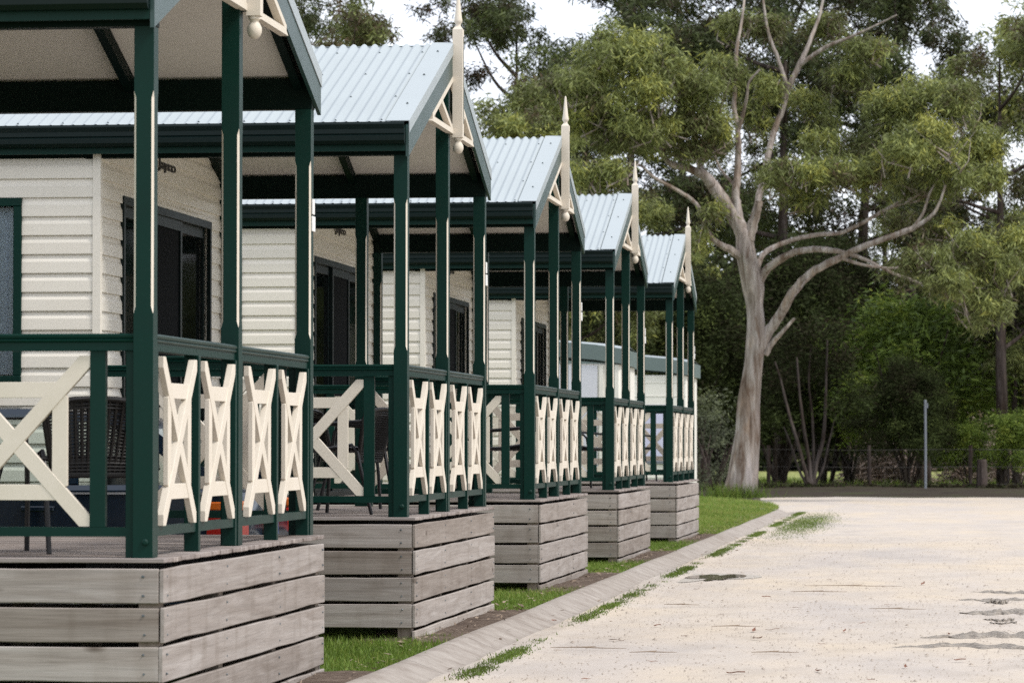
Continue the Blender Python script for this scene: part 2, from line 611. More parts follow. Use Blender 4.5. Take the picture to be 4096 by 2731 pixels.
def grid_sheet(name, xs, ys, zf, mat, kind='structure', wx=None):
    X, Y = np.meshgrid(xs, ys)
    if wx is not None:
        X = wx(X, Y)
    Z = zf(X, Y)
    V = np.stack([X, Y, Z], -1).reshape(-1, 3)
    nx, ny = len(xs), len(ys)
    i = np.arange(nx * ny).reshape(ny, nx)
    F = np.stack([i[:-1, :-1], i[:-1, 1:], i[1:, 1:], i[1:, :-1]], -1).reshape(-1, 4)
    me = fast_mesh(name, V, F, mat)
    me.polygons.foreach_set('use_smooth', [True] * len(me.polygons))
    o = bpy.data.objects.new(name, me)
    return link(o, None, kind)


def wob(x, y, s=1.0, seed=0.0):
    return (np.sin(1.3 * x * s + 0.7 * y * s + seed) + np.sin(2.9 * x * s - 1.7 * y * s + 1.3 + seed * 2) * 0.6
            + np.sin(5.3 * x * s + 4.1 * y * s + 0.4 + seed) * 0.35 + np.sin(11.3 * x * s - 9.1 * y * s + seed) * 0.18) / 2.1


sheet('ground', [(-1500, -300), (1500, -300), (1500, 1900), (-1500, 1900)], -0.10, PADDOCK)
sheet('paddock', [(-160, 100.6), (160, 100.6), (160, 330), (-160, 330)], -0.02, PADDOCK)
grid_sheet('leaf_litter_verge', np.linspace(-60, 60, 120), np.linspace(87.0, 101.2, 30), lambda X, Y: 0.05 * wob(X, Y, 0.5) + np.clip((Y - 87.3) * 0.04, -0.05, 0.10), LITTER)


# pale gravel: the lane beside the cabins and the cross road at its end
def zroad(X, Y):
    k_ = 1 - np.exp(-((X + 2.15) / .7) ** 2 - ((Y - 35) / 2.6) ** 2)
    return k_ * (0.008 * wob(X, Y, 0.6) + 0.004 * wob(X, Y, 2.3, 2.0))


grid_sheet('gravel_road', np.linspace(-2.72, 14, 150), np.concatenate([np.linspace(-6, 40, 220), np.linspace(40.3, 88, 120)]), zroad, GRAVEL)
grid_sheet('cross_road', np.linspace(-60, -2.6, 60), np.linspace(64, 88, 40), lambda X, Y: zroad(X, Y) - 0.004, GRAVEL)


# lawn between and behind the cabins, with its rounded corner at the cross road
def lawn_x(X, Y):
    t = np.clip((Y - 64) / 19.2, 0, 1)
    edge = -3.15 - 2.75 * t ** 2.6
    return edge + X


grid_sheet('lawn', -np.linspace(0, 1, 60) ** 2 * 45, np.linspace(-6, 83.0, 320),
           lambda X, Y: 0.045 + 0.012 * wob(X, Y, 1.0) + 0.03 * np.clip((Y - 66) / 15, 0, 1), LAWN, wx=lawn_x)

# rolled concrete kerb in cast lengths
KP = [(-0.30, -0.08), (-0.30, 0.070), (-0.265, 0.084), (-0.20, 0.080), (-0.05, 0.018), (-0.015, 0.006), (0.03, 0.004), (0.10, 0.010), (0.17, 0.016), (0.17, -0.08)]


def kerb_path(s):
    """s metres along the kerb -> x, y, heading"""
    if s <= 70:
        return -2.86, -4 + s, 0.0
    a = min((s - 70) / 9.0, 1.25)
    return -2.86 - 9.0 * (1 - math.cos(a)) * 0.9, 66 + 9.0 * math.sin(a), a


kerb = sheet('kerb', [(-3.07, -4), (-2.68, -4), (-2.68, 66), (-3.07, 66)], -0.03, SOIL)
s = 0.0
while s < 76:
    ln = 2.4 if s < 68 else 1.2
    m = MB()
    nst = 6
    for j in range(nst + 1):
        x, y, a = kerb_path(s + 0.006 + (ln - 0.012) * j / nst)
        for k, (u, z) in enumerate(KP):
            sink = max(0, (s - 71)) * 0.012
            m.v.append((x + u * math.cos(a) + 0.003 * math.sin(1.3 * y + k * .2), y + u * math.sin(a), z - sink + 0.003 * math.sin(.9 * y)))
    npk = len(KP)
    for j in range(nst):
        for k in range(npk):
            k2 = (k + 1) % npk
            m.f.append((j * npk + k, j * npk + k2, (j + 1) * npk + k2, (j + 1) * npk + k))
    m.f.append(tuple(range(npk)))
    m.f.append(tuple(range(nst * npk, (nst + 1) * npk)))
    m.build('kerb_segment', KERB, kerb, smooth=True)
    s += ln

# bare soil under the deck fronts
grid_sheet('soil_strip', np.linspace(-3.75, -3.13, 16), np.linspace(5, 49.5, 200),
           lambda X, Y: 0.072 + 0.012 * wob(X, Y, 3.0) - 0.06 * np.clip((np.abs(((Y - 14.9) % 7.45) - 2.1) - 2.2) * 4, 0, 1), SOIL)

# sand washed over the gutter of the kerb
def zsand(X, Y):
    u = X + 2.86
    prof = np.interp(u, [q[0] for q in KP[1:9]], [q[1] for q in KP[1:9]])
    e_ = .03 * wob(X, Y, .7, 3.0) + .012 * wob(X, Y, 4.0, 1.0)
    n_ = .5 * wob(X, Y, 2.5, 1.0) + .4 * wob(X, Y, 11.0, .3)
    return prof + np.clip((u - .005 - e_) * .25, -.02, .005) + .0012 * n_ - .12 * np.clip(u - .17, 0, 1) * (1 + .3 * n_)


grid_sheet('gutter_sand', np.linspace(-2.92, -2.46, 36), np.linspace(8, 66, 900), zsand, GRAVEL)


# puddle, mud
def blob(name, c, rx, ry, z, mat, seed, n=48, jag=0.25, h=0.0, **kw):
    r_ = random.Random(seed)
    m = MB()
    ph = [r_.uniform(0, 6.28) for _ in range(6)]
    ring = []
    for k in range(n):
        t = 2 * math.pi * k / n
        q = 1 + jag * sum(math.sin((i + 2) * t + ph[i]) / (i + 1.5) for i in range(6)) + r_.uniform(-.05, .05)
        ring.append((math.cos(t) * q, math.sin(t) * q))
    lv = [(1.0, 0.0), (0.86, 0.7), (0.6, 1.0), (0.3, 0.9)] if h else [(1.0, 0)]
    for sc_, hh in lv:
        for k, (a, b) in enumerate(ring):
            m.v.append((c[0] + rx * a * sc_, c[1] + ry * b * sc_, z + h * hh * (0.6 + 0.8 * r_.random() if h else 1)))
    m.v.append((c[0], c[1], z + h * 0.8))
    for i in range(len(lv) - 1):
        for k in range(n):
            m.f.append((i * n + k, i * n + (k + 1) % n, (i + 1) * n + (k + 1) % n, (i + 1) * n + k))
    b = (len(lv) - 1) * n
    for k in range(n):
        m.f.append((b + k, b + (k + 1) % n, len(m.v) - 1))
    return m.build(name, mat, smooth=True, **kw)


a = P(1645, 1326, z=0)
blob('damp_gravel', (a.x - 0.12, a.y + .1), 0.34, 1.3, 0.0045, DAMP, 4, kind='structure', jag=0.45)
blob('puddle', (a.x, a.y), 0.19, 0.9, 0.009, WATER, 8, kind='structure', jag=0.5)


def mud(x0, x1, y, d, hh, seed):
    """A ragged ridge of churned mud lying across the lane."""
    p0, p1 = P(x0, y, z=0), P(x1, y, z=0)
    L_ = p1.x - p0.x
    n, k = 90, 9
    xs = np.linspace(0, 1, n)
    V = []
    r_ = np.random.default_rng(seed)
    hn = r_.random((n, k))
    hn[1:-1] = (hn[:-2] + 2 * hn[1:-1] + hn[2:]) / 4
    for i in range(n):
        u = xs[i]
        taper = min(1, u * 3.2) ** 0.8
        cyy = p0.y + (p1.y - p0.y) * u + .12 * math.sin(u * 7 + seed) + .05 * math.sin(u * 23 + seed)
        wv = d * taper * (.6 + .5 * abs(math.sin(u * 9 + seed * 1.7)) + .25 * math.sin(u * 41 + seed))
        for j in range(k):
            v = j / (k - 1) * 2 - 1
            z = .002 + hh * taper * (1 - v * v) * (.35 + .9 * hn[i, j]) * (.7 + .5 * math.sin(u * 31 + seed + 2 * v))
            V.append((p0.x + L_ * u + (hn[i, j] - .5) * .02, cyy + v * wv + (hn[i, j] - .5) * .03, max(z, -.01) - (.012 if abs(v) == 1 else 0)))
    F = [(i * k + j, i * k + j + 1, (i + 1) * k + j + 1, (i + 1) * k + j) for i in range(n - 1) for j in range(k - 1)]
    m = MB()
    m.add(V, F)
    m.build('mud_ridge', MUD, kind='structure', smooth=True)


for i, (x0, x1, y, d, hh) in enumerate([(2225, 2430, 1361, 0.24, 0.024), (2180, 2440, 1378, 0.2, 0.022), (2205, 2450, 1406, 0.34, 0.03), (2115, 2460, 1461, 0.26, 0.03),
                                        (2040, 2450, 1485, 0.24, 0.02), (2262, 2315, 1385, .07, .03), (2260, 2330, 1424, .06, .015), (2275, 2335, 1431, .05, .012)]):
    mud(x0, x1, y, d, hh, 20 + i)


# ------------------------------------------------------------------ the cabins
W = 4.025
ZD = 0.847
RY = W / 2
EY, EZ, RZ = -0.063, 3.407, 4.153
SLOPE = (RZ - EZ) / (RY - EY)
WX = -2.13
LB = -9.2


def zr(y):
    return RZ - abs(y - RY) * SLOPE


def board_mesh(name, L, t, h, mat, bevel=0.0035, seg=5, warp=0.0025, seed=0):
    """Board along local x from 0 to L, y from 0 to t, z from 0 to h; slightly uneven."""
    r_ = random.Random(seed)
    bm = bmesh.new()
    m = MB()
    for i in range(seg + 1):
        x = L * i / seg
        e1, e2, e3 = r_.uniform(-warp, warp), r_.uniform(-warp, warp), r_.uniform(-warp, warp)
        m.v += [(x, e3, e1), (x, t + e3, e1), (x, t + e3, h + e2), (x, e3, h + e2)]
    for i in range(seg):
        b = i * 4
        for k in range(4):
            m.f.append((b + k, b + (k + 1) % 4, b + 4 + (k + 1) % 4, b + 4 + k))
    m.f.append((0, 1, 2, 3))
    m.f.append((seg * 4, seg * 4 + 1, seg * 4 + 2, seg * 4 + 3))
    me = m.mesh(name, mat)
    bm.from_mesh(me)
    ed = [e for e in bm.edges if len(e.link_faces) == 2 and e.calc_face_angle(0) > 0.6]
    bmesh.ops.bevel(bm, geom=ed, offset=bevel, segments=1, affect='EDGES')
    bm.to_mesh(me)
    bm.free()
    return me


PROF = [(0.0, 0.0), (0.016, 0.0), (0.0165, 0.006), (0.014, 0.074), (0.011, 0.084), (0.004, 0.100), (0.001, 0.1254), (0.0, 0.1254)]
PITCHZ = 0.1254


def cladding(parent, axis, n0, sgn, z0, spans):
    """Weatherboard whose spans (a0(z), a1(z)) run along axis; face at n0 looking along sgn."""
    for a0, a1 in spans:
        m = MB()
        for aa in (a0, a1):
            for d, dz in PROF:
                z = z0 + dz
                q = aa(z) if callable(aa) else aa
                m.v.append((n0 + sgn * d, q, z) if axis == 'y' else (q, n0 + sgn * d, z))
        n = len(PROF)
        m.f = [(k, (k + 1) % n, n + (k + 1) % n, n + k) for k in range(n)] + [tuple(range(n)), tuple(range(n, 2 * n))]
        # origin at the board's own corner so that grain differs between boards
        m.build('cladding_board', VINYL, parent)


def post_mesh(w_, z0, z1, ca, cb, name='post'):
    """Square post with stop-chamfered edges between ca and cb, centre at the origin."""
    h = w_ / 2
    c = 0.010

    def ring(z, ch):
        e = max(ch, 0.0015)
        return [(-h + e, -h, z), (h - e, -h, z), (h, -h + e, z), (h, h - e, z), (h - e, h, z), (-h + e, h, z), (-h, h - e, z), (-h, -h + e, z)]
    m = MB()
    zs = [(z0, 0), (ca - 0.03, 0), (ca, c), (cb, c), (cb + 0.03, 0), (z1, 0)]
    for z, ch in zs:
        m.v += ring(z, ch)
    for i in range(len(zs) - 1):
        for k in range(8):
            m.f.append((i * 8 + k, i * 8 + (k + 1) % 8, i * 8 + 8 + (k + 1) % 8, i * 8 + 8 + k))
    m.f.append(tuple(range(8))[::-1])
    m.f.append(tuple(range(len(zs) * 8 - 8, len(zs) * 8)))
    me = m.mesh(name, GREEN)
    me.materials.append(CREAM)
    for pl in me.polygons:
        cz = pl.center.z
        nn = pl.normal
        if ca - 0.03 < cz < cb + 0.03 and abs(nn.x) > 0.2 and abs(nn.y) > 0.2 and max(v for v in (abs(nn.x), abs(nn.y))) < 0.95:
            pl.material_index = 1
    return me


RAILP = [(-0.034, 0), (-0.026, 0.002), (-0.026, 0.036), (-0.033, 0.040), (-0.036, 0.047), (-0.030, 0.053), (-0.036, 0.058), (-0.038, 0.068), (-0.030, 0.076),
         (0.030, 0.076), (0.038, 0.068), (0.036, 0.058), (0.030, 0.053), (0.036, 0.047), (0.033, 0.040), (0.026, 0.036), (0.026, 0.002), (0.034, 0)]


def rail(parent, name, p, q, prof, mat):
    """A moulded rail: profile (across, up) swept from p to q (both along x or along y)."""
    m = MB()
    if abs(p[0] - q[0]) > abs(p[1] - q[1]):
        m.prism([(p[1] + u, p[2] + z) for u, z in prof], 'x', p[0], q[0])
    else:
        m.prism([(p[0] + u, p[2] + z) for u, z in prof], 'y', p[1], q[1])
    return m.build(name, mat, parent)


# meshes of the boards in a cross panel (x: along the panel, z: up, centred)
PWD, PHT, BWD, BTH = 0.70, 0.762, 0.070, 0.032
HW, HH, RW, RH = PWD / 2, PHT / 2, 0.210, 0.229


def poly_board(name, poly, t0, t1):
    m = MB()
    m.prism(poly, 'y', t0, t1)
    return m.mesh(name, CREAM, bevel=0.0015)


def diag_poly(flip):
    # a strip from corner to corner clipped by the panel rectangle
    d = Vector((HW - 0.02, HH - 0.02)).normalized()
    nrm = Vector((-d.y, d.x)) * BWD / 2
    L = 1.0
    quad = [-d * L + nrm, -d * L - nrm, d * L - nrm, d * L + nrm]
    poly = [(q.x, q.y) for q in quad]
    for ax, lim, sg in ((0, HW, 1), (0, -HW, -1), (1, HH, 1), (1, -HH, -1)):
        out = []
        for i in range(len(poly)):
            a, b = poly[i], poly[(i + 1) % len(poly)]
            ia, ib = sg * a[ax] <= sg * lim, sg * b[ax] <= sg * lim
            if ia:
                out.append(a)
            if ia != ib:
                t = (lim - a[ax]) / (b[ax] - a[ax])
                out.append((a[0] + t * (b[0] - a[0]), a[1] + t * (b[1] - a[1])))
        poly = out
    return [(-x if flip else x, z) for x, z in poly]


ME_DIAG = poly_board('brace_board', diag_poly(False), -BTH / 2, BTH / 2)
ME_DIAG2 = poly_board('brace_board', diag_poly(True), -BTH / 2 + 0.0022, BTH / 2 - 0.0022)
_hw = BWD / 2
ME_RH = poly_board('brace_board', [(-RW - .005, -_hw), (RW + .005, -_hw), (RW - 0.03, _hw), (-RW + 0.03, _hw)], -BTH / 2 + 0.0045, BTH / 2 - 0.0045)
ME_RV = poly_board('brace_board', [(-_hw, -RH - .005), (_hw, -RH + 0.03), (_hw, RH - 0.03), (-_hw, RH + .005)], -BTH / 2 + 0.0045, BTH / 2 - 0.0045)


def cross_panel(parent, x, y, along):
    rz = 0 if along == 'x' else math.pi / 2
    z = 0.985 + HH
    root = inst('cross_panel', ME_DIAG, parent, (x, y, z), (0, 0, rz))
    inst('brace_board', ME_DIAG2, root)
    inst('brace_board', ME_RH, root, (0, 0, -RH), (0, 0, 0))
    inst('brace_board', ME_RH, root, (0, 0, RH), (math.pi, 0, 0))
    inst('brace_board', ME_RV, root, (-RW, 0, 0), (0, 0, math.pi))
    inst('brace_board', ME_RV, root, (RW, 0, 0), (0, 0, 0))
    return root


SHEET_W = 0.762


def sheet_mesh(side):
    n = 10 * 8
    V, F = [], []
    y0, y1 = (EY, RY) if side < 0 else (W - EY, RY)
    for r_, y in enumerate(np.linspace(y0, y1, 3)):
        for i in range(n + 1):
            x = SHEET_W * i / n
            V.append((-x, y, zr(y) + 0.012 + 0.0112 * math.cos(2 * math.pi * i / 8)))
    for r_ in range(2):
        for i in range(n):
            b = r_ * (n + 1) + i
            F.append((b, b + 1, b + n + 2, b + n + 1))
    me = bpy.data.meshes.new('roof_sheet')
    me.from_pydata(V, [], F)
    me.materials.append(ROOF)
    me.polygons.foreach_set('use_smooth', [True] * len(me.polygons))
    bm = bmesh.new()
    bm.from_mesh(me)
    bmesh.ops.recalc_face_normals(bm, faces=bm.faces)
    if sum(f.normal.z for f in bm.faces) < 0:
        bmesh.ops.reverse_faces(bm, faces=bm.faces)
    bm.to_mesh(me)
    bm.free()
    return me


def slope_bar(m, x0, x1, ya, yb, top, depth):
    """Bar following the roof slope, with plumb ends: top is measured down from the roof line."""
    m.prism([(ya, zr(ya) - top), (yb, zr(yb) - top), (yb, zr(yb) - top - depth), (ya, zr(ya) - top - depth)], 'x', x0, x1)


def make_cabin(loc, label):
    root = empty('cabin', loc, label, 'cabin', 'cabins in a row along the lane')
    # --- deck
    m = MB()
    for x in (-0.34, -0.85, -1.4, -2.02):
        m.box(x - 0.045, x, 0.12, W - 0.12, 0.66, 0.819)
    df = m.build('deck_frame', INNER, root)  # joists near black: the shade under the deck is put into their colour
    nb = 43
    dw = W / nb
    dmes = [board_mesh('deck_board', 2.10, dw - 0.005, 0.022, DECK, 0.003, 5, 0.0012, 50 + i) for i in range(4)]
    for i in range(nb):
        inst('deck_board', dmes[i % 4], df, (-2.10 + random.uniform(-.004, .004), i * dw + 0.0025, ZD - 0.022))
    sb = [board_mesh('skirting_board', 2.08, 0.022, 0.154, WOOD, 0.004, 7, 0.003, 60 + i) for i in range(3)]
    fb = [board_mesh('skirting_board', W, 0.022, 0.154, WOOD, 0.004, 9, 0.0035, 70 + i) for i in range(3)]
    fl = board_mesh('skirting_board', W, 0.022, 0.062, WOOD, 0.004, 9, 0.0035, 80)
    for k in range(4):
        z = 0.800 - 0.154 - k * 0.173
        inst('skirting_board', sb[k % 3], df, (-2.105, 0.0, z))
        inst('skirting_board', sb[(k + 1) % 3], df, (-2.105, W - 0.022, z))
        inst('skirting_board', fb[k % 3], df, (0.0, 0.0, z), (0, 0, math.pi / 2))
    inst('skirting_board', fl, df, (0.0, 0.0, 0.045), (0, 0, math.pi / 2))
    inst('skirting_board', sb[0], df, (-2.105, W - 0.022, 0.800 - 0.154 - 4 * 0.173 + 0.08))
    m = MB()
    for k in range(4):
        for dz in (.035, .12):
            z = 0.800 - 0.154 - k * 0.173 + dz
            for x in (-0.09, -1.0, -1.98):
                m.tube([(x + random.uniform(-.01, .01), 0.002, z), (x, -0.0025, z)], [.0055, .005], 7)
            for y in (0.06, 1.36, 2.70, W - 0.06):
                m.tube([(-0.002, y + random.uniform(-.01, .01), z), (0.0028, y, z)], [.0055, .005], 7)
    m.build('nail_heads', SCREW, df, kind='stuff')
    stp = MB().box(-0.045, 0.045, -0.045, 0.045, -0.15, 0.655).mesh('stump', STUMP)
    for x in (-0.115, -1.0, -2.0):
        for y in (0.072, 1.36, 2.70, W - 0.072):
            inst('stump', stp, df, (x + (0.04 if x > -0.2 else 0), y, 0))
    # --- posts
    pm = post_mesh(0.09, ZD - 0.002, 3.215, 1.965, 2.895)
    pmid = post_mesh(0.09, ZD - 0.002, 3.98, 1.965, 2.895)
    PXX = -0.105
    ypost = (0.075, 1.968, W - 0.072)
    inst('post', pm, root, (PXX, ypost[0], 0))
    inst('post', pmid, root, (PXX, ypost[1], 0))
    farpost = inst('post', pm, root, (PXX, ypost[2], 0))
    inst('post', pm, root, (-1.02, ypost[2], 0))
    inst('post', pm, root, (WX + 0.05, ypost[2], 0))
    npl = MB().box(0, 0.009, -0.035, 0.035, 0, 0.085).mesh('number_plate', WHITE, bevel=0.002)
    inst('number_plate', npl, farpost, (0.046, 0.0, 2.63), (0, 0, 0.03))
    inst('number_plate', npl, farpost, (0.046, 0.004, 2.535), (0, 0, -0.04))
    blt = MB().tube([(0, 0, 0), (0, -0.006, 0), (0, -0.012, 0)], [0.016, 0.016, 0.008], 10).mesh('bolt', GREEN)
    for yy in ypost:
        inst('bolt', blt, root, (PXX + 0.012, yy - 0.045, ZD + 0.07))
    # --- balustrade
    zt = 1.845 - 0.076
    botp = [(-0.022, 0), (0.022, 0), (0.022, 0.042), (-0.022, 0.042)]
    bal = MB().box(-0.035, 0.035, -0.0225, 0.0225, 0, 0.001 + zt - 0.9825).mesh('baluster', GREEN, bevel=0.002)
    balf = MB().box(-0.035, 0.035, -0.0225, 0.0225, 0, 0.001 + zt - ZD).mesh('baluster', GREEN, bevel=0.002)
    for a, b in ((0, 1), (1, 2)):
        y0, y1 = ypost[a] + 0.045, ypost[b] - 0.045
        rail(root, 'handrail', (PXX + 0.003, y0, zt), (PXX + 0.003, y1, zt), RAILP, GREEN)
        rail(root, 'bottom_rail', (PXX + 0.01, y0, 0.941), (PXX + 0.01, y1, 0.941), botp, GREEN)
        mid = (y0 + y1) / 2
        off = 0.445
        for c in (mid - off, mid + off):
            cross_panel(root, PXX + 0.035, c, 'y')
        inst('baluster', balf, root, (PXX + 0.008, mid, ZD), (0, 0, 0))
        for yy in (y0 + 0.023, y1 - 0.023):
            inst('baluster', balf, root, (PXX + 0.004, yy, ZD), (0, 0, 0))
    for ys_, xs_ in ((ypost[0], (PXX - 0.045, WX + 0.03)), (ypost[2], (PXX - 0.045, -1.02 + 0.045))):
        rail(root, 'handrail', (xs_[0], ys_, zt), (xs_[1], ys_, zt), RAILP, GREEN)
        rail(root, 'bottom_rail', (xs_[0], ys_, 0.941), (xs_[1], ys_, 0.941), botp, GREEN)
        inst('baluster', balf, root, (xs_[0] - 0.016, ys_ + 0.014, ZD), (0, 0, math.pi / 2))
        inst('baluster', bal, root, (-0.317 if ys_ < 1 else -0.243, ys_, 0.9825))
        cross_panel(root, (-0.352 if ys_ < 1 else -0.28) - HW, ys_ - 0.002, 'x')
        if ys_ < 1:
            inst('baluster', bal, root, (-1.09, ys_, 0.9825))
            cross_panel(root, -1.125 - HW, ys_ - 0.002, 'x')
            inst('baluster', bal, root, (-1.86, ys_, 0.9825))
        else:
            inst('baluster', balf, root, (-0.959, ys_, ZD), (0, 0, math.pi / 2))
    # --- beams, rafters, lining
    MB().box(LB + 0.2, -0.055, 0.03, 0.12, 3.2155, 3.388).build('beam', BEAM_SHADED, root, bevel=0.003)
    MB().box(LB + 0.2, -0.055, W - 0.117, W - 0.027, 3.2155, 3.388).build('beam', BEAM_SHADED, root, bevel=0.003)
    MB().box(WX + 0.03, -0.055, RY - 0.045, RY + 0.045, 3.93, RZ - 0.075).build('ridge_beam', BEAM_SHADED, root, bevel=0.003)
    m = MB()
    slope_bar(m, WX + 0.02, -0.058, 0.035, RY - 0.047, 0.055, 0.010)
    slope_bar(m, WX + 0.02, -0.058, RY + 0.047, W - 0.035, 0.055, 0.010)
    rf = m.build('roof', LINING, root)
    for xx in (-0.13, -1.09, WX + 0.045):
        for ya, yb in ((0.122, RY - 0.046), (RY + 0.046, W - 0.122)):
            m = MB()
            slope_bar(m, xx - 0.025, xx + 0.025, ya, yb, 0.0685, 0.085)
            m.build('rafter', BEAM_SHADED, root)
    # --- roof sheets, capping, barge boards, gutters
    for side in (-1, 1):
        me = sheet_mesh(side)
        for k in range(12):
            inst('roof_sheet', me, rf, (-0.145 - k * (SHEET_W - 0.0004), 0, 0 if k % 2 else 0.0012))
        ya, yb = (EY - 0.004, RY) if side < 0 else (RY, W - EY + 0.004)
        m = MB()
        slope_bar(m, -0.188, -0.0305, ya, yb, -0.0285, 0.005)
        slope_bar(m, -0.035, -0.0305, ya, yb, -0.0235, 0.075)
        m.build('barge_capping', ROOF, rf)
        m = MB()
        slope_bar(m, -0.056, -0.036, ya + (0.002 if side < 0 else 0.0006), yb - (0.002 if side > 0 else 0.0006), 0.002, 0.207)
        m.build('barge_board', GREEN_METAL, root)
        # gutter (quad profile) and the fascia behind it
        y = -0.066 if side < 0 else W + 0.066
        sg = side
        gp = [(y, 3.385), (y + sg * 0.052, 3.385), (y + sg * 0.056, 3.421), (y + sg * 0.062, 3.421), (y + sg * 0.067, 3.405), (y + sg * 0.058, 3.374), (y + sg * 0.058, 3.346), (y + sg * 0.052, 3.338), (y + sg * 0.058, 3.332), (y + sg * 0.056, 3.30), (y + sg * 0.035, 3.278), (y, 3.276)]
        MB().prism(gp, 'x', LB, -0.058).build('gutter', GUTTER, root)
        ya2, yb2 = (-0.064, -0.044) if side < 0 else (W + 0.044, W + 0.064)
        MB().box(LB, -0.0585, ya2, yb2, 3.235, 3.398).build('fascia_board', GREEN, root)
        ya2, yb2 = (-0.042, 0.028) if side < 0 else (W - 0.025, W + 0.042)
        MB().box(LB, -0.06, ya2, yb2, 3.262, 3.274).build('soffit_board', BEAM_SHADED, root)
    m = MB()
    slope_bar(m, LB, -0.19, RY - 0.012, RY + 0.09, -0.012, 0.004)
    m.build('ridge_cap', ROOF, rf)
    m = MB()
    for row in (0.03, 0.62, 1.22, 1.82):
        for k in range(28):
            for yy in (EY + row, W - EY - row):
                x = -0.145 - 0.0762 * (1 + k * 4 + (int(row * 10) % 2) * 2)
                m.lathe([(0.009, 0), (0.009, 0.003), (0.0055, 0.003), (0.005, 0.009)], (x, yy, zr(yy) + 0.0205), 6)
    for yy in (0.35, 1.1, 1.75, 2.3, 3.0, 3.7):
        m.lathe([(0.009, 0), (0.009, 0.003), (0.0055, 0.003), (0.005, 0.009)], (-0.11, yy, zr(yy) + 0.0285), 6)
    m.build('roof_screws', SCREW, rf, kind='stuff')
    # --- finial and gable bracket
    FXc = -0.001
    m = MB()
    h = 0.036
    m.box(FXc - h, FXc + h, RY - h, RY + h, 3.50, 4.27)
    m.add([(FXc - h, RY - h, 4.27), (FXc + h, RY - h, 4.27), (FXc + h, RY + h, 4.27), (FXc - h, RY + h, 4.27),
           (FXc - .02, RY - .02, 4.292), (FXc + .02, RY - .02, 4.292), (FXc + .02, RY + .02, 4.292), (FXc - .02, RY + .02, 4.292)],
          [(0, 1, 5, 4), (1, 2, 6, 5), (2, 3, 7, 6), (3, 0, 4, 7), (4, 5, 6, 7)])
    m.lathe([(0.021, 0.0), (0.017, 0.012), (0.021, 0.022), (0.029, 0.032), (0.030, 0.045), (0.025, 0.07), (0.009, 0.235), (0.007, 0.25), (0.002, 0.257)], (FXc, RY, 4.291), 14)
    m.lathe([(0.003, -0.115), (0.018, -0.111), (0.031, -0.098), (0.038, -0.078), (0.037, -0.058), (0.027, -0.038), (0.020, -0.030), (0.022, -0.022), (0.031, -0.016), (0.031, -0.006), (0.026, 0.001)], (FXc, RY, 3.50), 16)
    fin = m.build('finial', CREAM, root, smooth=True)
    MB().box(FXc + h - 0.001, FXc + h + 0.002, RY + 0.006, RY + 0.020, 3.60, 4.22).build('finial_inlay', GREEN, fin)
    zc = 3.545
    xa, xb = -0.075, -0.030
    ylo = RY - (RZ - 0.24 - zc) / SLOPE
    for sg in (-1, 1):
        a = RY + sg * (RY - ylo)
        m = MB()
        m.prism([(RY + sg * 0.037, zc - 0.02), (a + sg * 0.04, zc - 0.02), (a - sg * 0.05, zc + 0.016), (RY + sg * 0.037, zc + 0.016)], 'x', xa, xb)
        br = m.build('gable_bracket', CREAM, root)
        m = MB()
        ya, yb = sorted((a - sg * 0.0, RY + sg * 0.037))
        slope_bar(m, xa + .002, xb - .002, ya, yb, 0.207, 0.036)
        m.build('top_chord', CREAM, br)
        m = MB()
        ym = RY + sg * (RY - ylo) * 0.55
        m.bar((xa / 2 + xb / 2, ym, zr(ym) - 0.245), (xa / 2 + xb / 2, RY + sg * 0.05, zc + 0.01), 0.036, 0.04, (1, 0, 0))
        m.build('strut', CREAM, br)
    # --- body of the cabin
    m = MB()
    yf, yn = 4.00, 0.035
    DY0, DY1, DZ = 0.70, 3.46, 2.955
    WA, WB, WZ0, WZ1 = -3.95, -2.70, 1.775, 2.90
    zlo = 0.12
    m.box(WX - 0.09, WX - 0.0, yn, DY0, zlo, 3.21)
    m.box(WX - 0.09, WX - 0.0, DY1, yf, zlo, 3.21)
    m.prism([(DY0, DZ), (DY1, DZ), (DY1, 3.21), (yf - 0.02, 3.21), (RY, zr(RY) - 0.075), (yn + 0.02, 3.21), (DY0, 3.21)], 'x', WX - 0.09, WX)
    m.box(LB + 0.3, WA, yn, yn + 0.09, zlo, 3.26)
    m.box(WB, WX - 0.09, yn, yn + 0.09, zlo, 3.26)
    m.box(WA, WB, yn, yn + 0.09, zlo, WZ0)
    m.box(WA, WB, yn, yn + 0.09, WZ1, 3.26)
    m.box(LB + 0.3, WX - 0.09, yf - 0.09, yf, zlo, 3.26)
    m.box(LB + 0.3, LB + 0.39, yn + 0.09, yf - 0.09, zlo, 3.26)
    m.box(LB + 0.39, WX - 0.09, yn + 0.09, yf - 0.09, 0.65, 0.7)
    wl = m.build('wall', VINYL, root)
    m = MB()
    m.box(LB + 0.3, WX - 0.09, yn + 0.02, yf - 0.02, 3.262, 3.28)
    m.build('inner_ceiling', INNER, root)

    def lo(z):
        return max(yn - 0.004, RY - (RZ - 0.085 - z) / SLOPE) if z > 3.2 else yn - 0.004

    def hi(z):
        return 2 * RY - lo(z) - 0.0

    k = 0
    z = 0.70
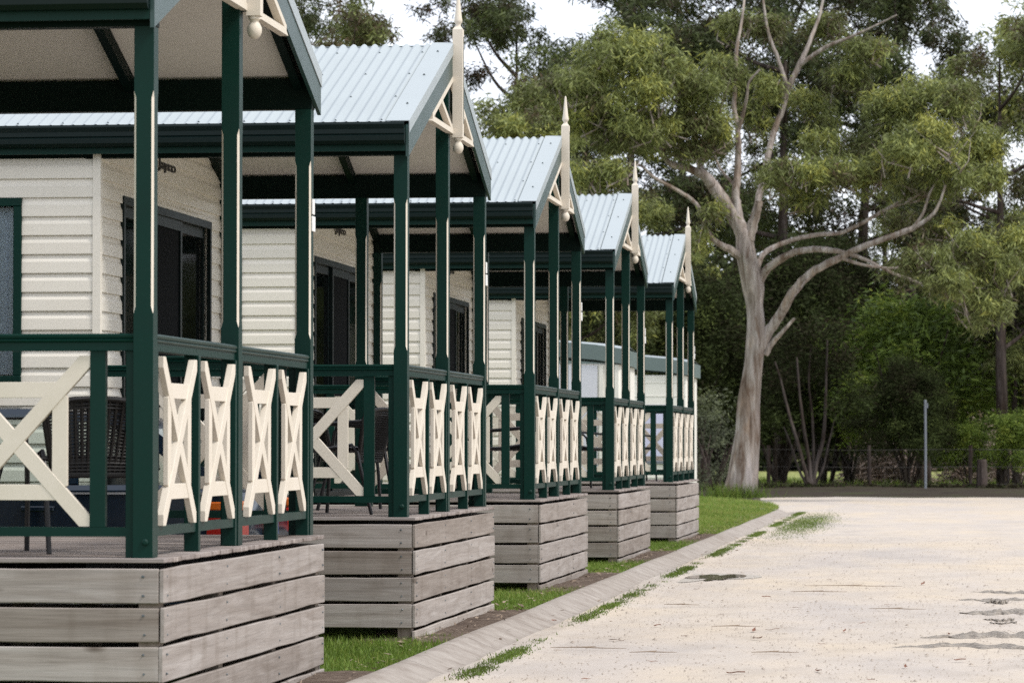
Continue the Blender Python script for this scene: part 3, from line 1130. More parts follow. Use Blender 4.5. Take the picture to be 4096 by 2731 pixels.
    while z < 3.98:
        if z + 0.09 < DZ + 0.02:
            cladding(wl, 'y', WX, 1, z, [(yn + 0.03, DY0 - 0.045), (DY1 + 0.045, yf - 0.0)])
        elif z + 0.1254 < RZ - 0.12:
            cladding(wl, 'y', WX, 1, z, [(lambda q: lo(q) + 0.03, hi)])
        if z < 3.15:
            if z + 0.03 > WZ0 - 0.06 and z + 0.09 < WZ1 + 0.06:
                cladding(wl, 'x', yn, -1, z, [(LB + 0.3, WA - 0.05), (WB + 0.05, WX - 0.03)])
            else:
                cladding(wl, 'x', yn, -1, z, [(LB + 0.3, WX - 0.03)])
        z += PITCHZ
    m = MB()
    m.box(WX - 0.032, WX + 0.020, yn - 0.0215, yn + 0.0, 0.7, 3.262)
    m.box(WX - 0.001, WX + 0.0200, yn + 0.0005, yn + 0.032, 0.7, 3.262)
    m.build('corner_trim', VINYL, wl)
    # sliding door
    m = MB()
    xd0, xd1 = WX - 0.07, WX + 0.028
    m.box(xd0, xd1, DY0 - 0.045, DY0 + 0.0, ZD, DZ)
    m.box(xd0, xd1, DY1, DY1 + 0.045, ZD, DZ)
    m.box(xd0, xd1, DY0 - 0.045, DY1 + 0.045, DZ - 0.001, DZ + 0.055)
    m.box(xd0, xd1 + .004, DY0 + .001, DY1 - .001, ZD, ZD + 0.05)
    sdr = m.build('sliding_door', GUTTER, root, bevel=0.002)
    wdt = (DY1 - DY0) / 3
    for k in range(3):
        ya, yb = DY0 + k * wdt + 0.001, DY0 + (k + 1) * wdt - 0.001
        xo = WX - 0.045 + (0.03 if k == 1 else 0.0)
        m = MB()
        m.box(xo, xo + 0.028, ya, ya + 0.055, ZD + 0.052, DZ - 0.003)
        m.box(xo, xo + 0.028, yb - 0.055, yb, ZD + 0.052, DZ - 0.003)
        m.box(xo + .001, xo + 0.027, ya + 0.055, yb - 0.055, DZ - 0.075, DZ - 0.003)
        m.box(xo + .001, xo + 0.027, ya + 0.055, yb - 0.055, ZD + 0.052, ZD + 0.14)
        m.box(xo + .001, xo + 0.027, ya + 0.055, yb - 0.055, ZD + 0.98, ZD + 1.02)
        m.build('door_frame', GUTTER, sdr)
        MB().box(xo + 0.010, xo + 0.016, ya + 0.05, yb - 0.05, ZD + 0.10, DZ - 0.05).build('pane', GLASS_DARK if k != 1 else SCREEN, sdr)
    # side window
    m = MB()
    t = 0.055
    m.box(WA - t, WB + t, yn - 0.032, yn + 0.05, WZ1 - 0.0, WZ1 + t)
    m.box(WA - t, WB + t, yn - 0.034, yn + 0.05, WZ0 - t, WZ0)
    m.box(WA - t, WA, yn - 0.030, yn + 0.05, WZ0 + .001, WZ1 - .001)
    m.box(WB, WB + t, yn - 0.030, yn + 0.05, WZ0 + .001, WZ1 - .001)
    m.box((WA + WB) / 2 - 0.02, (WA + WB) / 2 + 0.02, yn - 0.012, yn + 0.04, WZ0 + .001, WZ1 - .001)
    wn = m.build('window', GREEN, root, bevel=0.004)
    MB().box(WA, WB, yn + 0.012, yn + 0.017, WZ0, WZ1).build('pane', GLASS, wn)
    m = MB()
    n = 60
    for i in range(n + 1):
        x = WA + 0.01 + (WB - WA - 0.02) * i / n
        yq = yn + 0.07 + 0.012 * math.sin(i * 1.25) + 0.005 * math.sin(i * 2.9)
        m.v += [(x, yq, WZ0 + 0.01), (x, yq, WZ1 - 0.005)]
    for i in range(n):
        m.f.append((2 * i, 2 * i + 2, 2 * i + 3, 2 * i + 1))
    m.build('curtain', CURTAIN, wn, smooth=True)
    # maker's lettering over the door
    fc = bpy.data.curves.new('wall_lettering', 'FONT')
    fc.body = 'Jayco'
    fc.size = 0.10
    fc.extrude = 0.004
    fc.offset = 0.0015
    fc.align_x = 'CENTER'
    to = bpy.data.objects.new('wall_lettering_tmp', fc)
    COL.objects.link(to)
    bpy.context.view_layer.update()
    me = bpy.data.meshes.new_from_object(to.evaluated_get(bpy.context.evaluated_depsgraph_get()))
    bpy.data.objects.remove(to)
    me.transform(Matrix.Diagonal((2.6, 1, 1, 1)))
    me.materials.clear()
    me.materials.append(BLACK)
    tx = inst('wall_lettering', me, root, (WX + 0.021, 2.0, 3.287))
    tx.rotation_euler = (R(90), 0, R(90))
    m = MB().box(WX - 0.66, WX - 0.48, yn - 0.035, yn, 1.50, 1.56)
    m.build('wall_vent', GUTTER, root, bevel=0.004)
    return root


CAB = [(-3.4271 + 0.0046, 15.0852, -0.014), (-3.4271 + 0.017, 22.3937, 0.014), (-3.4271 - 0.026, 29.8846, 0.009), (-3.4271 - 0.017, 37.129, -0.005), (-3.4271 + 0.0216, 44.8609, -0.0045)]
CLAB = ['nearest cream weatherboard cabin, its verandah cropped by the left edge',
        'second cabin of the row, cream weatherboards with dark lettering over its sliding door',
        'third and middle cabin of the row with green and cream verandah',
        'fourth cabin of the row, between the middle cabin and the last one',
        'last and farthest cabin of the row, next to the lawn with the gum tree']
cab0 = make_cabin(CAB[0], CLAB[0])
tab = child_table()
for i in range(1, 5):
    c = copy_tree(cab0, None, tab)
    c.location = CAB[i]
    c['label'] = CLAB[i]


# ------------------------------------------------------------------ chairs
def make_chair(loc, rz, label):
    """Bistro chair with black woven back; faces local +x."""
    root = empty('wicker_chair', loc, label, 'chair', 'black wicker chairs on the verandahs', rz)
    wd = 0.23
    for s_ in (-1, 1):
        MB().tube([(0.25, s_ * 0.25, 0), (0.235, s_ * 0.25, 0.25), (0.215, s_ * 0.255, 0.45), (0.20, s_ * 0.265, 0.56), (0.16, s_ * 0.27, 0.60), (0.02, s_ * 0.27, 0.61), (-0.16, s_ * 0.255, 0.625), (-0.235, s_ * 0.225, 0.63)], 0.0125, 8).build('arm_frame', STEEL, root, smooth=True)
        MB().tube([(-0.30, s_ * 0.215, 0), (-0.235, s_ * 0.22, 0.25), (-0.20, s_ * 0.225, 0.42), (-0.16, s_ * 0.23, 0.47), (0.0, s_ * 0.235, 0.445), (0.21, s_ * 0.24, 0.44)], 0.0125, 8).build('leg', STEEL, root, smooth=True)
    # seat
    m = MB()
    n = 16
    for i in range(n):
        x = -0.20 + 0.42 * i / (n - 1)
        m.tube([(x, -0.235, 0.442), (x, -0.1, 0.428 + 0.004 * (i % 2)), (x, 0.1, 0.428 + 0.004 * (i % 2)), (x, 0.235, 0.442)], 0.0125, 5, caps=False)
    for j in range(12):
        y = -0.22 + 0.44 * j / 11
        m.tube([(-0.21, y, 0.442), (0.22, y, 0.440)], 0.009, 5, caps=False)
    m.build('seat', WICKER, root)
    # woven back in a rounded frame
    fr = []
    for i in range(25):
        t = math.pi * i / 24
        fr.append((math.cos(t), math.sin(t)))

    def bp(u, v):
        """u across -1..1, v up 0..1"""
        wv = wd * (0.80 + 0.26 * v)
        x = -0.185 - 0.075 * v - 0.035 * (1 - u * u) * v
        return (x, u * wv, 0.36 + 0.325 * v + 0.03 * (1 - u * u) * v)
    m = MB()
    path = [bp(-1, 0), bp(-1, .3), bp(-1, .6), bp(-1, .88), bp(-.93, .97), bp(-.8, 1), bp(-.4, 1), bp(0, 1), bp(.4, 1), bp(.8, 1), bp(.93, .97), bp(1, .88), bp(1, .6), bp(1, .3), bp(1, 0)]
    m.tube(path, 0.014, 8)
    m.tube([bp(-1, 0), bp(0, 0), bp(1, 0)], 0.014, 8)
    bk = m.build('back_frame', WICKER, root, smooth=True)
    m = MB()
    for i in range(15):
        u = -0.94 + 1.88 * i / 14
        m.tube([bp(u, v) for v in (0, .25, .5, .75, 1)], 0.0092, 4, caps=False)
    for j in range(22):
        v = 0.03 + 0.95 * j / 21
        rr = 0.0072 if 3 < j < 19 else 0.0105
        m.tube([bp(u, v) for u in (-1, -.5, 0, .5, 1)], rr, 4, caps=False)
    m.build('woven_back', WICKER, bk)
    return root


# ground point of each chair: on its own deck
ch0 = make_chair((-3.99, 15.95, ZD - 0.014 + 0.001), R(112), 'black wicker chair with its woven back turned to the camera on the nearest verandah')
tab = child_table()
for loc, rz, lab in [((-4.07, 23.5, CAB[1][2] + ZD + 0.001), R(165), 'black wicker chair behind the corner post on the second verandah'),
                     ((-4.25, 24.9, CAB[1][2] + ZD + 0.001), R(20), 'black wicker chair farther back on the second verandah, beyond the front chair'),
                     ((-3.93, 31.2, CAB[2][2] + ZD + 0.001), R(180), 'black wicker chair seen in profile on the middle verandah'),
                     ((-3.98, 38.5, CAB[3][2] + ZD + 0.001), R(35), 'black wicker chair on the fourth verandah'),
                     ((-4.10, 46.3, CAB[4][2] + ZD + 0.001), R(20), 'black wicker chair on the farthest verandah')]:
    c = copy_tree(ch0, None, tab)
    c.location = loc
    c.rotation_euler = (0, 0, rz)
    c['label'] = lab


# ------------------------------------------------------------------ car between the first two cabins (rear towards the lane)
def make_car(loc):
    root = empty('parked_car', loc, 'dark blue car parked between the first and second cabins, tail to the lane', 'car')
    # local: rear at x = 0, front at x = -4.2, y 0 (near side) to 1.72
    YW = 1.72
    lower = [(0.02, 0.32), (0.0, 0.5), (0.01, 0.72), (-0.02, 0.98), (-0.10, 1.03), (-0.5, 1.055), (-1.6, 1.05), (-2.9, 1.00), (-3.2, 0.98), (-3.9, 0.86), (-4.15, 0.72), (-4.2, 0.5), (-4.15, 0.3), (-3.75, 0.24),
             (-3.72, 0.42), (-3.6, 0.58), (-3.4, 0.65), (-3.2, 0.58), (-3.08, 0.42), (-3.05, 0.24), (-1.15, 0.24), (-1.12, 0.42), (-1.0, 0.58), (-0.8, 0.65), (-0.6, 0.58), (-0.48, 0.42), (-0.45, 0.26)]
    MB().prism(lower, 'y', 0, YW).build('body', CARPAINT, root, bevel=0.03, smooth=True)
    roof = [(-0.28, 1.045), (-0.60, 1.36), (-0.80, 1.455), (-1.3, 1.50), (-2.0, 1.49), (-2.35, 1.44), (-2.60, 1.33), (-3.12, 1.0)]
    m = MB()
    n = len(roof)
    for y, s_ in ((0.05, 0), (0.16, 1), (YW - 0.16, 1), (YW - 0.05, 0)):
        pass
    # roof skin: cross sections that lean inwards
    def inset(z):
        return 0.05 + 0.17 * max(0, (z - 1.03)) / 0.47
    top = [(-0.62, 1.37), (-0.80, 1.458), (-1.3, 1.503), (-2.0, 1.493), (-2.35, 1.443), (-2.56, 1.35)]
    for x, z in top:
        i_ = inset(z)
        m.v += [(x, i_, z - 0.05), (x, i_ + 0.05, z), (x, YW / 2, z + 0.02), (x, YW - i_ - 0.05, z), (x, YW - i_, z - 0.05)]
    for k in range(len(top) - 1):
        for j in range(4):
            m.f.append((k * 5 + j, k * 5 + j + 1, k * 5 + 6 + j, k * 5 + 5 + j))
    m.build('car_roof', CARPAINT, root, smooth=True)
    for sd_ in (0, 1):
        def pt(x, z, o=0.0):
            y = inset(z) - o
            return (x, y if sd_ == 0 else YW - y, z)
        for (a, b) in (((-0.14, 1.04), (-0.66, 1.40)), ((-1.02, 1.05), (-1.06, 1.475)), ((-1.98, 1.04), (-1.94, 1.475)), ((-3.08, 1.0), (-2.52, 1.38))):
            MB().bar(pt(*a), pt(*b), 0.05, 0.09, (1, 0, 0.2)).build('pillar', CARPAINT, root)
        for poly in ([(-0.36, 1.05), (-0.98, 1.05), (-1.02, 1.455), (-0.80, 1.42), (-0.66, 1.36)], [(-1.06, 1.05), (-1.94, 1.045), (-1.90, 1.465), (-1.10, 1.47)], [(-2.02, 1.045), (-2.98, 1.02), (-2.54, 1.34), (-2.36, 1.41), (-1.98, 1.46)]):
            m = MB()
            m.add([pt(x, z, -0.012) for x, z in poly], [tuple(range(len(poly)))])
            m.build('side_window', GLASS, root)
        for xw in (-0.80, -3.40):
            yy = 0.02 if sd_ == 0 else YW - 0.20
            t_ = MB()
            nn = 22
            for (yq, rq) in ((0, 0.25), (0.02, 0.305), (0.16, 0.305), (0.18, 0.25)):
                for k in range(nn):
                    an = 2 * math.pi * k / nn
                    t_.v.append((xw + rq * math.cos(an), yy + yq, 0.305 + rq * math.sin(an)))
            for i in range(3):
                for k in range(nn):
                    t_.f.append((i * nn + k, i * nn + (k + 1) % nn, (i + 1) * nn + (k + 1) % nn, (i + 1) * nn + k))
            t_.f += [tuple(range(nn)), tuple(range(3 * nn, 4 * nn))]
            wh = t_.build('wheel', RUBBER, root)
            t_ = MB()
            ys_ = yy - 0.004 if sd_ == 0 else yy + 0.17
            for k in range(7):
                an = 2 * math.pi * k / 7
                t_.bar((xw, ys_ + 0.008, 0.305), (xw + 0.19 * math.cos(an), ys_ + 0.008, 0.305 + 0.19 * math.sin(an)), 0.016, 0.05, (0, 1, 0))
            t_.tube([(xw + 0.195 * math.cos(2 * math.pi * k / 24), ys_ + 0.008, 0.305 + 0.195 * math.sin(2 * math.pi * k / 24)) for k in range(25)], 0.016, 6, caps=False)
            t_.build('rim', RIM, wh)
        y0, y1 = ((-0.006, 0.22) if sd_ == 0 else (YW - 0.22, YW + 0.006))
        MB().box(-0.20, 0.016, y0, y1, 0.74, 0.90).build('tail_lamp', REDLAMP, root, bevel=0.012)
        MB().box(-0.185, 0.014, y0 - 0.001, y1, 0.905, 0.96).build('turn_lamp', ORANGELAMP, root, bevel=0.01)
        MB().box(-2.55, -2.40, -0.16 if sd_ == 0 else YW + 0.0, 0.0 if sd_ == 0 else YW + 0.16, 1.0, 1.11).build('mirror', CARPAINT, root, bevel=0.03)
        MB().box(-1.3, -1.1, -0.022 if sd_ == 0 else YW, 0 if sd_ == 0 else YW + 0.022, 0.90, 0.93).build('door_handle', CARPAINT, root, bevel=0.005)
        MB().box(-3.0, -0.1, -0.007 if sd_ == 0 else YW, 0 if sd_ == 0 else YW + 0.007, 1.0, 1.012).build('waist_trim', RIM, root)
    m = MB()
    m.add([(-0.18, 0.16, 1.06), (-0.18, YW - 0.16, 1.06), (-0.60, YW - 0.22, 1.385), (-0.60, 0.22, 1.385)], [(0, 1, 2, 3)])
    m.build('rear_window', GLASS, root)
    m = MB()
    m.add([(-3.1, 0.12, 1.01), (-3.1, YW - 0.12, 1.01), (-2.56, YW - 0.2, 1.36), (-2.56, 0.2, 1.36)], [(0, 1, 2, 3)])
    m.build('windscreen', GLASS, root)
    MB().box(0.0, 0.07, 0.03, YW - 0.03, 0.36, 0.60).build('bumper', CARPAINT, root, bevel=0.025)
    pl = MB().box(0.022, 0.03, YW / 2 - 0.19, YW / 2 + 0.19, 0.74, 0.875).build('licence_plate', WHITE, root, bevel=0.003)
    MB().box(0.0295, 0.0318, YW / 2 + 0.10, YW / 2 + 0.185, 0.745, 0.87).build('plate_band', PLATEBLUE, pl)
    # seats inside
    for yq in (0.22, 0.98):
        for xq in (-1.0, -2.0):
            m = MB()
            m.box(xq - 0.5, xq, yq, yq + 0.5, 0.5, 0.68)
            m.bar((xq, yq + 0.25, 0.66), (xq + 0.15, yq + 0.25, 1.2), 0.48, 0.12, (1, 0, 0))
            m.build('car_seat', INNER, root, bevel=0.03)
    return root


make_car((-4.06, 19.85, 0.045))


# ------------------------------------------------------------------ two caravans past the last cabin
def caravan(name, loc, w_, l_, z0, z1, label, win):
    root = empty(name, loc, label, 'caravan')
    # local: near front corner at the origin, body towards -x and +y
    MB().box(-l_, 0, 0, w_, z0, z1 - 0.27).build('wall', CARAVAN, root, bevel=0.02)
    n = 14
    m = MB()
    for i in range(n + 1):
        x = 0.06 - (l_ + 0.12) * i / n
        crown = 0.16 * (1 - math.exp(-i * 0.55))
        for y, dz in ((-0.06, 0), (w_ * 0.5, 0.06), (w_ + 0.06, 0)):
            m.v.append((x, y, z1 - 0.05 + crown + dz))
    for i in range(n):
        for j in range(2):
            m.f.append((i * 3 + j, i * 3 + j + 1, i * 3 + j + 4, i * 3 + j + 3))
    m.build('roof', ROOF, root, smooth=True)
    m = MB()
    for i in range(n):
        xa, xb = 0.06 - (l_ + 0.12) * i / n, 0.06 - (l_ + 0.12) * (i + 1) / n
        ca, cb = 0.16 * (1 - math.exp(-i * 0.55)), 0.16 * (1 - math.exp(-(i + 1) * 0.55))
        for y in (-0.063, w_ + 0.063):
            m.add([(xa, y, z1 - 0.28 + ca), (xb, y, z1 - 0.28 + cb), (xb, y, z1 - 0.045 + cb), (xa, y, z1 - 0.045 + ca),
                   (xa, y + 0.03, z1 - 0.28 + ca), (xb, y + 0.03, z1 - 0.28 + cb), (xb, y + 0.03, z1 - 0.045 + cb), (xa, y + 0.03, z1 - 0.045 + ca)],
                  [(0, 1, 2, 3), (4, 5, 6, 7), (0, 1, 5, 4), (3, 2, 6, 7)])
    m.box(0.03, 0.063, -0.0625, w_ + 0.0625, z1 - 0.285, z1 - 0.045)
    m.build('fascia_band', FASCIA, root)
    if win == 'door':
        MB().box(-1.08, -0.35, -0.02, 0.001, z0 + 0.05, z1 - 0.30).build('door', CARAVANBLUE, root, bevel=0.005)
        for x in (-1.16, -0.29, -0.05):
            MB().box(x - 0.03, x + 0.03, -0.03, 0.001, z0, z1 - 0.29).build('cover_strip', CARAVAN, root)
    else:
        wn = MB().box(-1.15, -0.30, -0.025, 0.001, 0.95, 2.0).build('window', GALV, root, bevel=0.004)
        MB().box(-1.10, -0.35, -0.030, -0.0255, 1.0, 1.95).build('pane', CURTAIN, wn)
    nb = 9
    for k in range(nb):
        z = z0 + 0.12 + k * 0.24
        if z < z1 - 0.35:
            MB().box(-l_ + 0.01, -0.01 if win != 'door' else -1.2, -0.008, 0.001, z, z + 0.012).build('panel_joint', CARAVAN, root)
    MB().box(-l_ + 0.3, -0.3, 0.3, w_ - 0.3, 0.02, z0 + .01).build('undercarriage', INNER, root)
    return root


a = P(1424, 860, Y=53.5)
caravan('caravan', (a.x, 53.5, 0.03), 2.6, 6.0, 0.35, 2.82, 'cream caravan with grey-green curved fascia seen through the fourth verandah', 'door')
a = P(1577, 860, Y=61.5)
caravan('caravan', (a.x, 61.5, 0.03), 2.6, 6.0, 0.35, 2.80, 'cream caravan with a purple-curtained window seen through the farthest verandah', 'window')


# ------------------------------------------------------------------ trees
def leaves(sub_c, sub_s, per, L, Wd, droop, tone_sub, seed, spread_t=0.12, hang=0.0):
    """Small drooping leaves round many tuft centres -> V, F, tone."""
    r_ = np.random.default_rng(seed)
    n = len(sub_c) * per
    c = np.repeat(sub_c, per, 0)
    s_ = np.repeat(sub_s, per, 0)[:, None]
    p = c + r_.normal(size=(n, 3)) * s_ * np.array([1, 1, 0.8])
    if hang:
        sel = np.repeat(r_.random(len(sub_c)) < .45, per)
        p[:, 2] -= sel * np.abs(r_.normal(size=n)) * hang
        p[:, :2] = np.where(sel[:, None], c[:, :2] + (p[:, :2] - c[:, :2]) * .6, p[:, :2])
    a = r_.normal(size=(n, 3)) * np.array([1, 1, 0.5])
    a /= np.linalg.norm(a, axis=1)[:, None]
    a = a + np.array([0, 0, -droop])
    a /= np.linalg.norm(a, axis=1)[:, None]
    b = np.cross(a, r_.normal(size=(n, 3)))
    b /= np.linalg.norm(b, axis=1)[:, None] + 1e-9
    ln = (L * r_.uniform(0.5, 1.6, n))[:, None]
    wd = (Wd * r_.uniform(0.7, 1.3, n))[:, None]
    V = np.stack([p, p + a * ln * 0.45 + b * wd * 0.5, p + a * ln, p + a * ln * 0.45 - b * wd * 0.5], 1).reshape(-1, 3)
    F = np.arange(n * 4).reshape(n, 4)
    t = np.clip(np.repeat(tone_sub, per) + r_.normal(size=n) * spread_t, 0, 1)
    return V, F, np.repeat(t, 4)


def tufts(clumps, dens, r_, shell=0.5, lobe=0.40):
    """clumps: (cx, cy, cz, rx, ry, rz, tone) -> tuft centres. Each clump is a set of rounded leaf lobes with gaps between."""
    C, T = [], []
    for (x, y, z, rx, ry, rz, tn) in clumps:
        k = max(12, int(dens * (rx * ry * rz) ** (2 / 3)))
        nl = 9
        d = r_.normal(size=(nl, 3))
        d[:, 2] = d[:, 2] * .8 + .25
        d /= np.linalg.norm(d, axis=1)[:, None]
        lc = d * (.35 + .45 * r_.random(nl))[:, None]
        lr = lobe * r_.uniform(.7, 1.25, nl)
        lt = tn + r_.normal(size=nl) * .19
        w_ = r_.integers(0, nl, k)
        e = r_.normal(size=(k, 3))
        e /= np.linalg.norm(e, axis=1)[:, None]
        q = lc[w_] + e * (lr[w_] * (shell + (1 - shell) * r_.random(k) ** .5))[:, None] * np.array([1, 1, .8])
        C.append(np.array([x, y, z]) + q * np.array([rx, ry, rz]))
        T.append(np.clip(lt[w_] + r_.normal(size=k) * 0.08, 0, 1))
    return np.concatenate(C), np.concatenate(T)


def catmull(pts, sub=5):
    pts = [np.array(q, float) for q in pts]
    if len(pts) < 3:
        return pts
    ext = [2 * pts[0] - pts[1]] + pts + [2 * pts[-1] - pts[-2]]
    out = []
    for i in range(1, len(ext) - 2):
        p0, p1, p2, p3 = ext[i - 1:i + 3]
        for k in range(sub):
            t = k / sub
            out.append(0.5 * ((2 * p1) + (-p0 + p2) * t + (2 * p0 - 5 * p1 + 4 * p2 - p3) * t * t + (-p0 + 3 * p1 - 3 * p2 + p3) * t ** 3))
    out.append(pts[-1])
    return out


def limb(pts4, sub=5, rough=0.0, seed=0, n=9):
    """pts4: (x, y, z, radius) -> MB tube"""
    r_ = random.Random(seed)
    q = catmull(pts4, sub)
    for c in q[1:-1]:
        for k_ in range(3):
            c[k_] += c[3] * r_.uniform(-.10, .10)
    m = MB()
    m.tube([c[:3] for c in q], [max(0.004, float(c[3]) * (1 + rough * r_.uniform(-1, 1))) for c in q], n)
    return m


# the big gum by the corner of the lawn
TY = 82.6
mp = PX(TY)


def T(x, y, w_, dy=0.0):
    q = P(x, y, Y=TY + dy)
    return (q.x, q.y, q.z, w_ * 1.12 * PX(TY + dy) / 2)


bq = P(1706, 1148, z=0.03)
gum = empty('gum_tree', (bq.x, TY, 0.04), 'tall pale-trunked gum tree with spreading limbs on the lawn corner', 'tree')


def off(pts):
    return [(x - bq.x, y - TY, z - 0.04, r_) for x, y, z, r_ in pts]


def gumlimb(name, pts, seed, n=9, mat=BARK_LIMB, parent=None, sub=5):
    return limb(off([T(*q) for q in pts]), sub, 0.05, seed, n).build(name, mat, parent or gum, smooth=True)


# trunk with flared, ribbed foot
m = MB()
tp = [(1698, 1163, 80), (1699, 1148, 73), (1700, 1119, 66), (1707, 1080, 61), (1712, 1040, 57), (1717, 980, 49), (1719, 930, 46), (1724, 880, 42), (1732, 830, 38), (1737, 785, 40), (1737, 740, 36), (1734, 700, 35), (1731, 665, 45),
      (1724, 630, 46), (1716, 595, 42), (1711, 560, 37), (1709, 535, 34)]
tq = catmull(off([T(*q) for q in tp]), 6)
nn = 28
for i, c in enumerate(tq):
    for k in range(nn):
        t = 2 * math.pi * k / nn
        h_ = c[2]
        rib = 1 + (0.13 * math.exp(-max(h_, 0) / 0.35) * math.sin(5 * t + 0.6) + 0.035 * math.sin(3 * t + h_ * 1.1) + 0.03 * math.sin(7 * t - h_ * 2.0)) + 0.02 * math.sin(h_ * 5 + t)
        m.v.append((c[0] + c[3] * rib * math.cos(t), c[1] + c[3] * rib * math.sin(t), c[2]))
for i in range(len(tq) - 1):
    for k in range(nn):
        m.f.append((i * nn + k, i * nn + (k + 1) % nn, (i + 1) * nn + (k + 1) % nn, (i + 1) * nn + k))
m.f.append(tuple(range((len(tq) - 1) * nn, len(tq) * nn)))
m.build('trunk', BARK, gum, smooth=True)
LIMBS = [
    [(1712, 548, 33), (1690, 505, 32), (1665, 464, 28), (1640, 432, 26), (1623, 408, 22, -.3), (1585, 388, 17, -.5), (1539, 376, 13, -.8), (1515, 340, 9, -1), (1502, 306, 7, -1.2), (1480, 260, 5, -1.3)],
    [(1623, 410, 20), (1608, 385, 15), (1600, 340, 10, .3), (1590, 290, 7, .5), (1570, 220, 5, .6)],
    [(1700, 520, 22), (1692, 470, 19), (1690, 441, 17), (1695, 380, 15, .2), (1695, 302, 12, .3), (1686, 250, 10, .4), (1688, 209, 9, .4), (1692, 116, 8, .5), (1702, 60, 6, .6), (1712, -20, 4, .8)],
    [(1695, 300, 10, .3), (1706, 265, 8, .2), (1715, 225, 6), (1720, 190, 5, -.1), (1745, 160, 4, -.2)],
    [(1718, 550, 28), (1730, 510, 22), (1739, 478, 18), (1744, 462, 16)],
    [(1728, 520, 14, .6), (1755, 400, 14, 1.0), (1776, 306, 13, 1.4), (1796, 255, 12, 1.5), (1808, 209, 13, 1.5), (1832, 158, 12, 1.5), (1850, 120, 10, 1.5), (1866, 80, 8, 1.6), (1884, 30, 6, 1.7), (1895, -30, 5, 1.8)],
    [(1835, 152, 10, 1.5), (1864, 130, 9, 1.4), (1905, 105, 8, 1.2), (1948, 88, 6, 1.0), (2010, 60, 4, .8), (2060, 35, 3, .6)],
    [(1812, 205, 9, 1.5), (1799, 172, 9, 1.5), (1785, 130, 8, 1.4), (1767, 84, 7, 1.3), (1758, 40, 6, 1.2), (1750, -20, 4, 1.2)],
    [(1730, 640, 24), (1710, 600, 20), (1679, 575, 16, -.3), (1650, 560, 13, -.5), (1632, 543, 11, -.6), (1615, 510, 9, -.8), (1600, 470, 9, -1), (1560, 440, 8, -1.2), (1502, 408, 7, -1.5), (1470, 380, 5, -1.7), (1420, 372, 4, -1.9)],
    [(1735, 655, 26), (1752, 632, 19), (1771, 610, 17, -.2), (1818, 582, 14, -.4), (1860, 573, 13, -.5), (1901, 574, 12, -.7), (1957, 585, 9, -.9), (2000, 602, 7, -1.1), (2050, 627, 6, -1.3), (2100, 645, 5, -1.5), (2143, 664, 3, -1.6)],
    [(1733, 640, 18), (1742, 605, 12, .3), (1762, 576, 11, .5), (1818, 552, 10, .7), (1878, 539, 9, .8), (1930, 535, 8, .9), (1975, 515, 8, .9), (2022, 488, 7, 1), (2078, 455, 5, 1.1), (2105, 420, 4, 1.1)],
    [(1748, 800, 24), (1764, 765, 22), (1795, 718, 20, -.2), (1818, 676, 19, -.4), (1860, 629, 17, -.6), (1929, 592, 14, -.8), (1985, 566, 13, -1), (2040, 545, 12, -1.1), (2097, 524, 11, -1.2), (2143, 492, 8, -1.3), (2160, 460, 6, -1.3), (2172, 425, 5, -1.3)],
    [(2097, 524, 8, -1.2), (2120, 490, 6, -1.2), (2135, 445, 5, -1.1), (2160, 400, 4, -1)],
    [(1757, 815, 15), (1772, 790, 12), (1795, 764, 9, -.2), (1825, 731, 6, -.3)],
    [(1929, 592, 8, -.8), (1990, 610, 6, -1.2), (2060, 615, 4, -1.5), (2130, 600, 3, -1.7)],
    [(1860, 629, 6, -.6), (1840, 660, 4, -.8), (1818, 690, 2.5, -1)],
    [(1690, 430, 7, .2), (1650, 380, 5, .6), (1640, 330, 4, .8), (1650, 260, 3, 1)],
    [(1520, 345, 6, -1), (1470, 330, 5, -1.2), (1420, 330, 4, -1.4), (1380, 300, 3, -1.5)],
    [(2022, 488, 5, 1), (2070, 470, 4, .8), (2140, 460, 3, .6), (2210, 470, 2.5, .4)],
]
for i, L_ in enumerate(LIMBS):
    gumlimb('limb', L_, i, 10 if i in (0, 2, 9, 11) else 7)

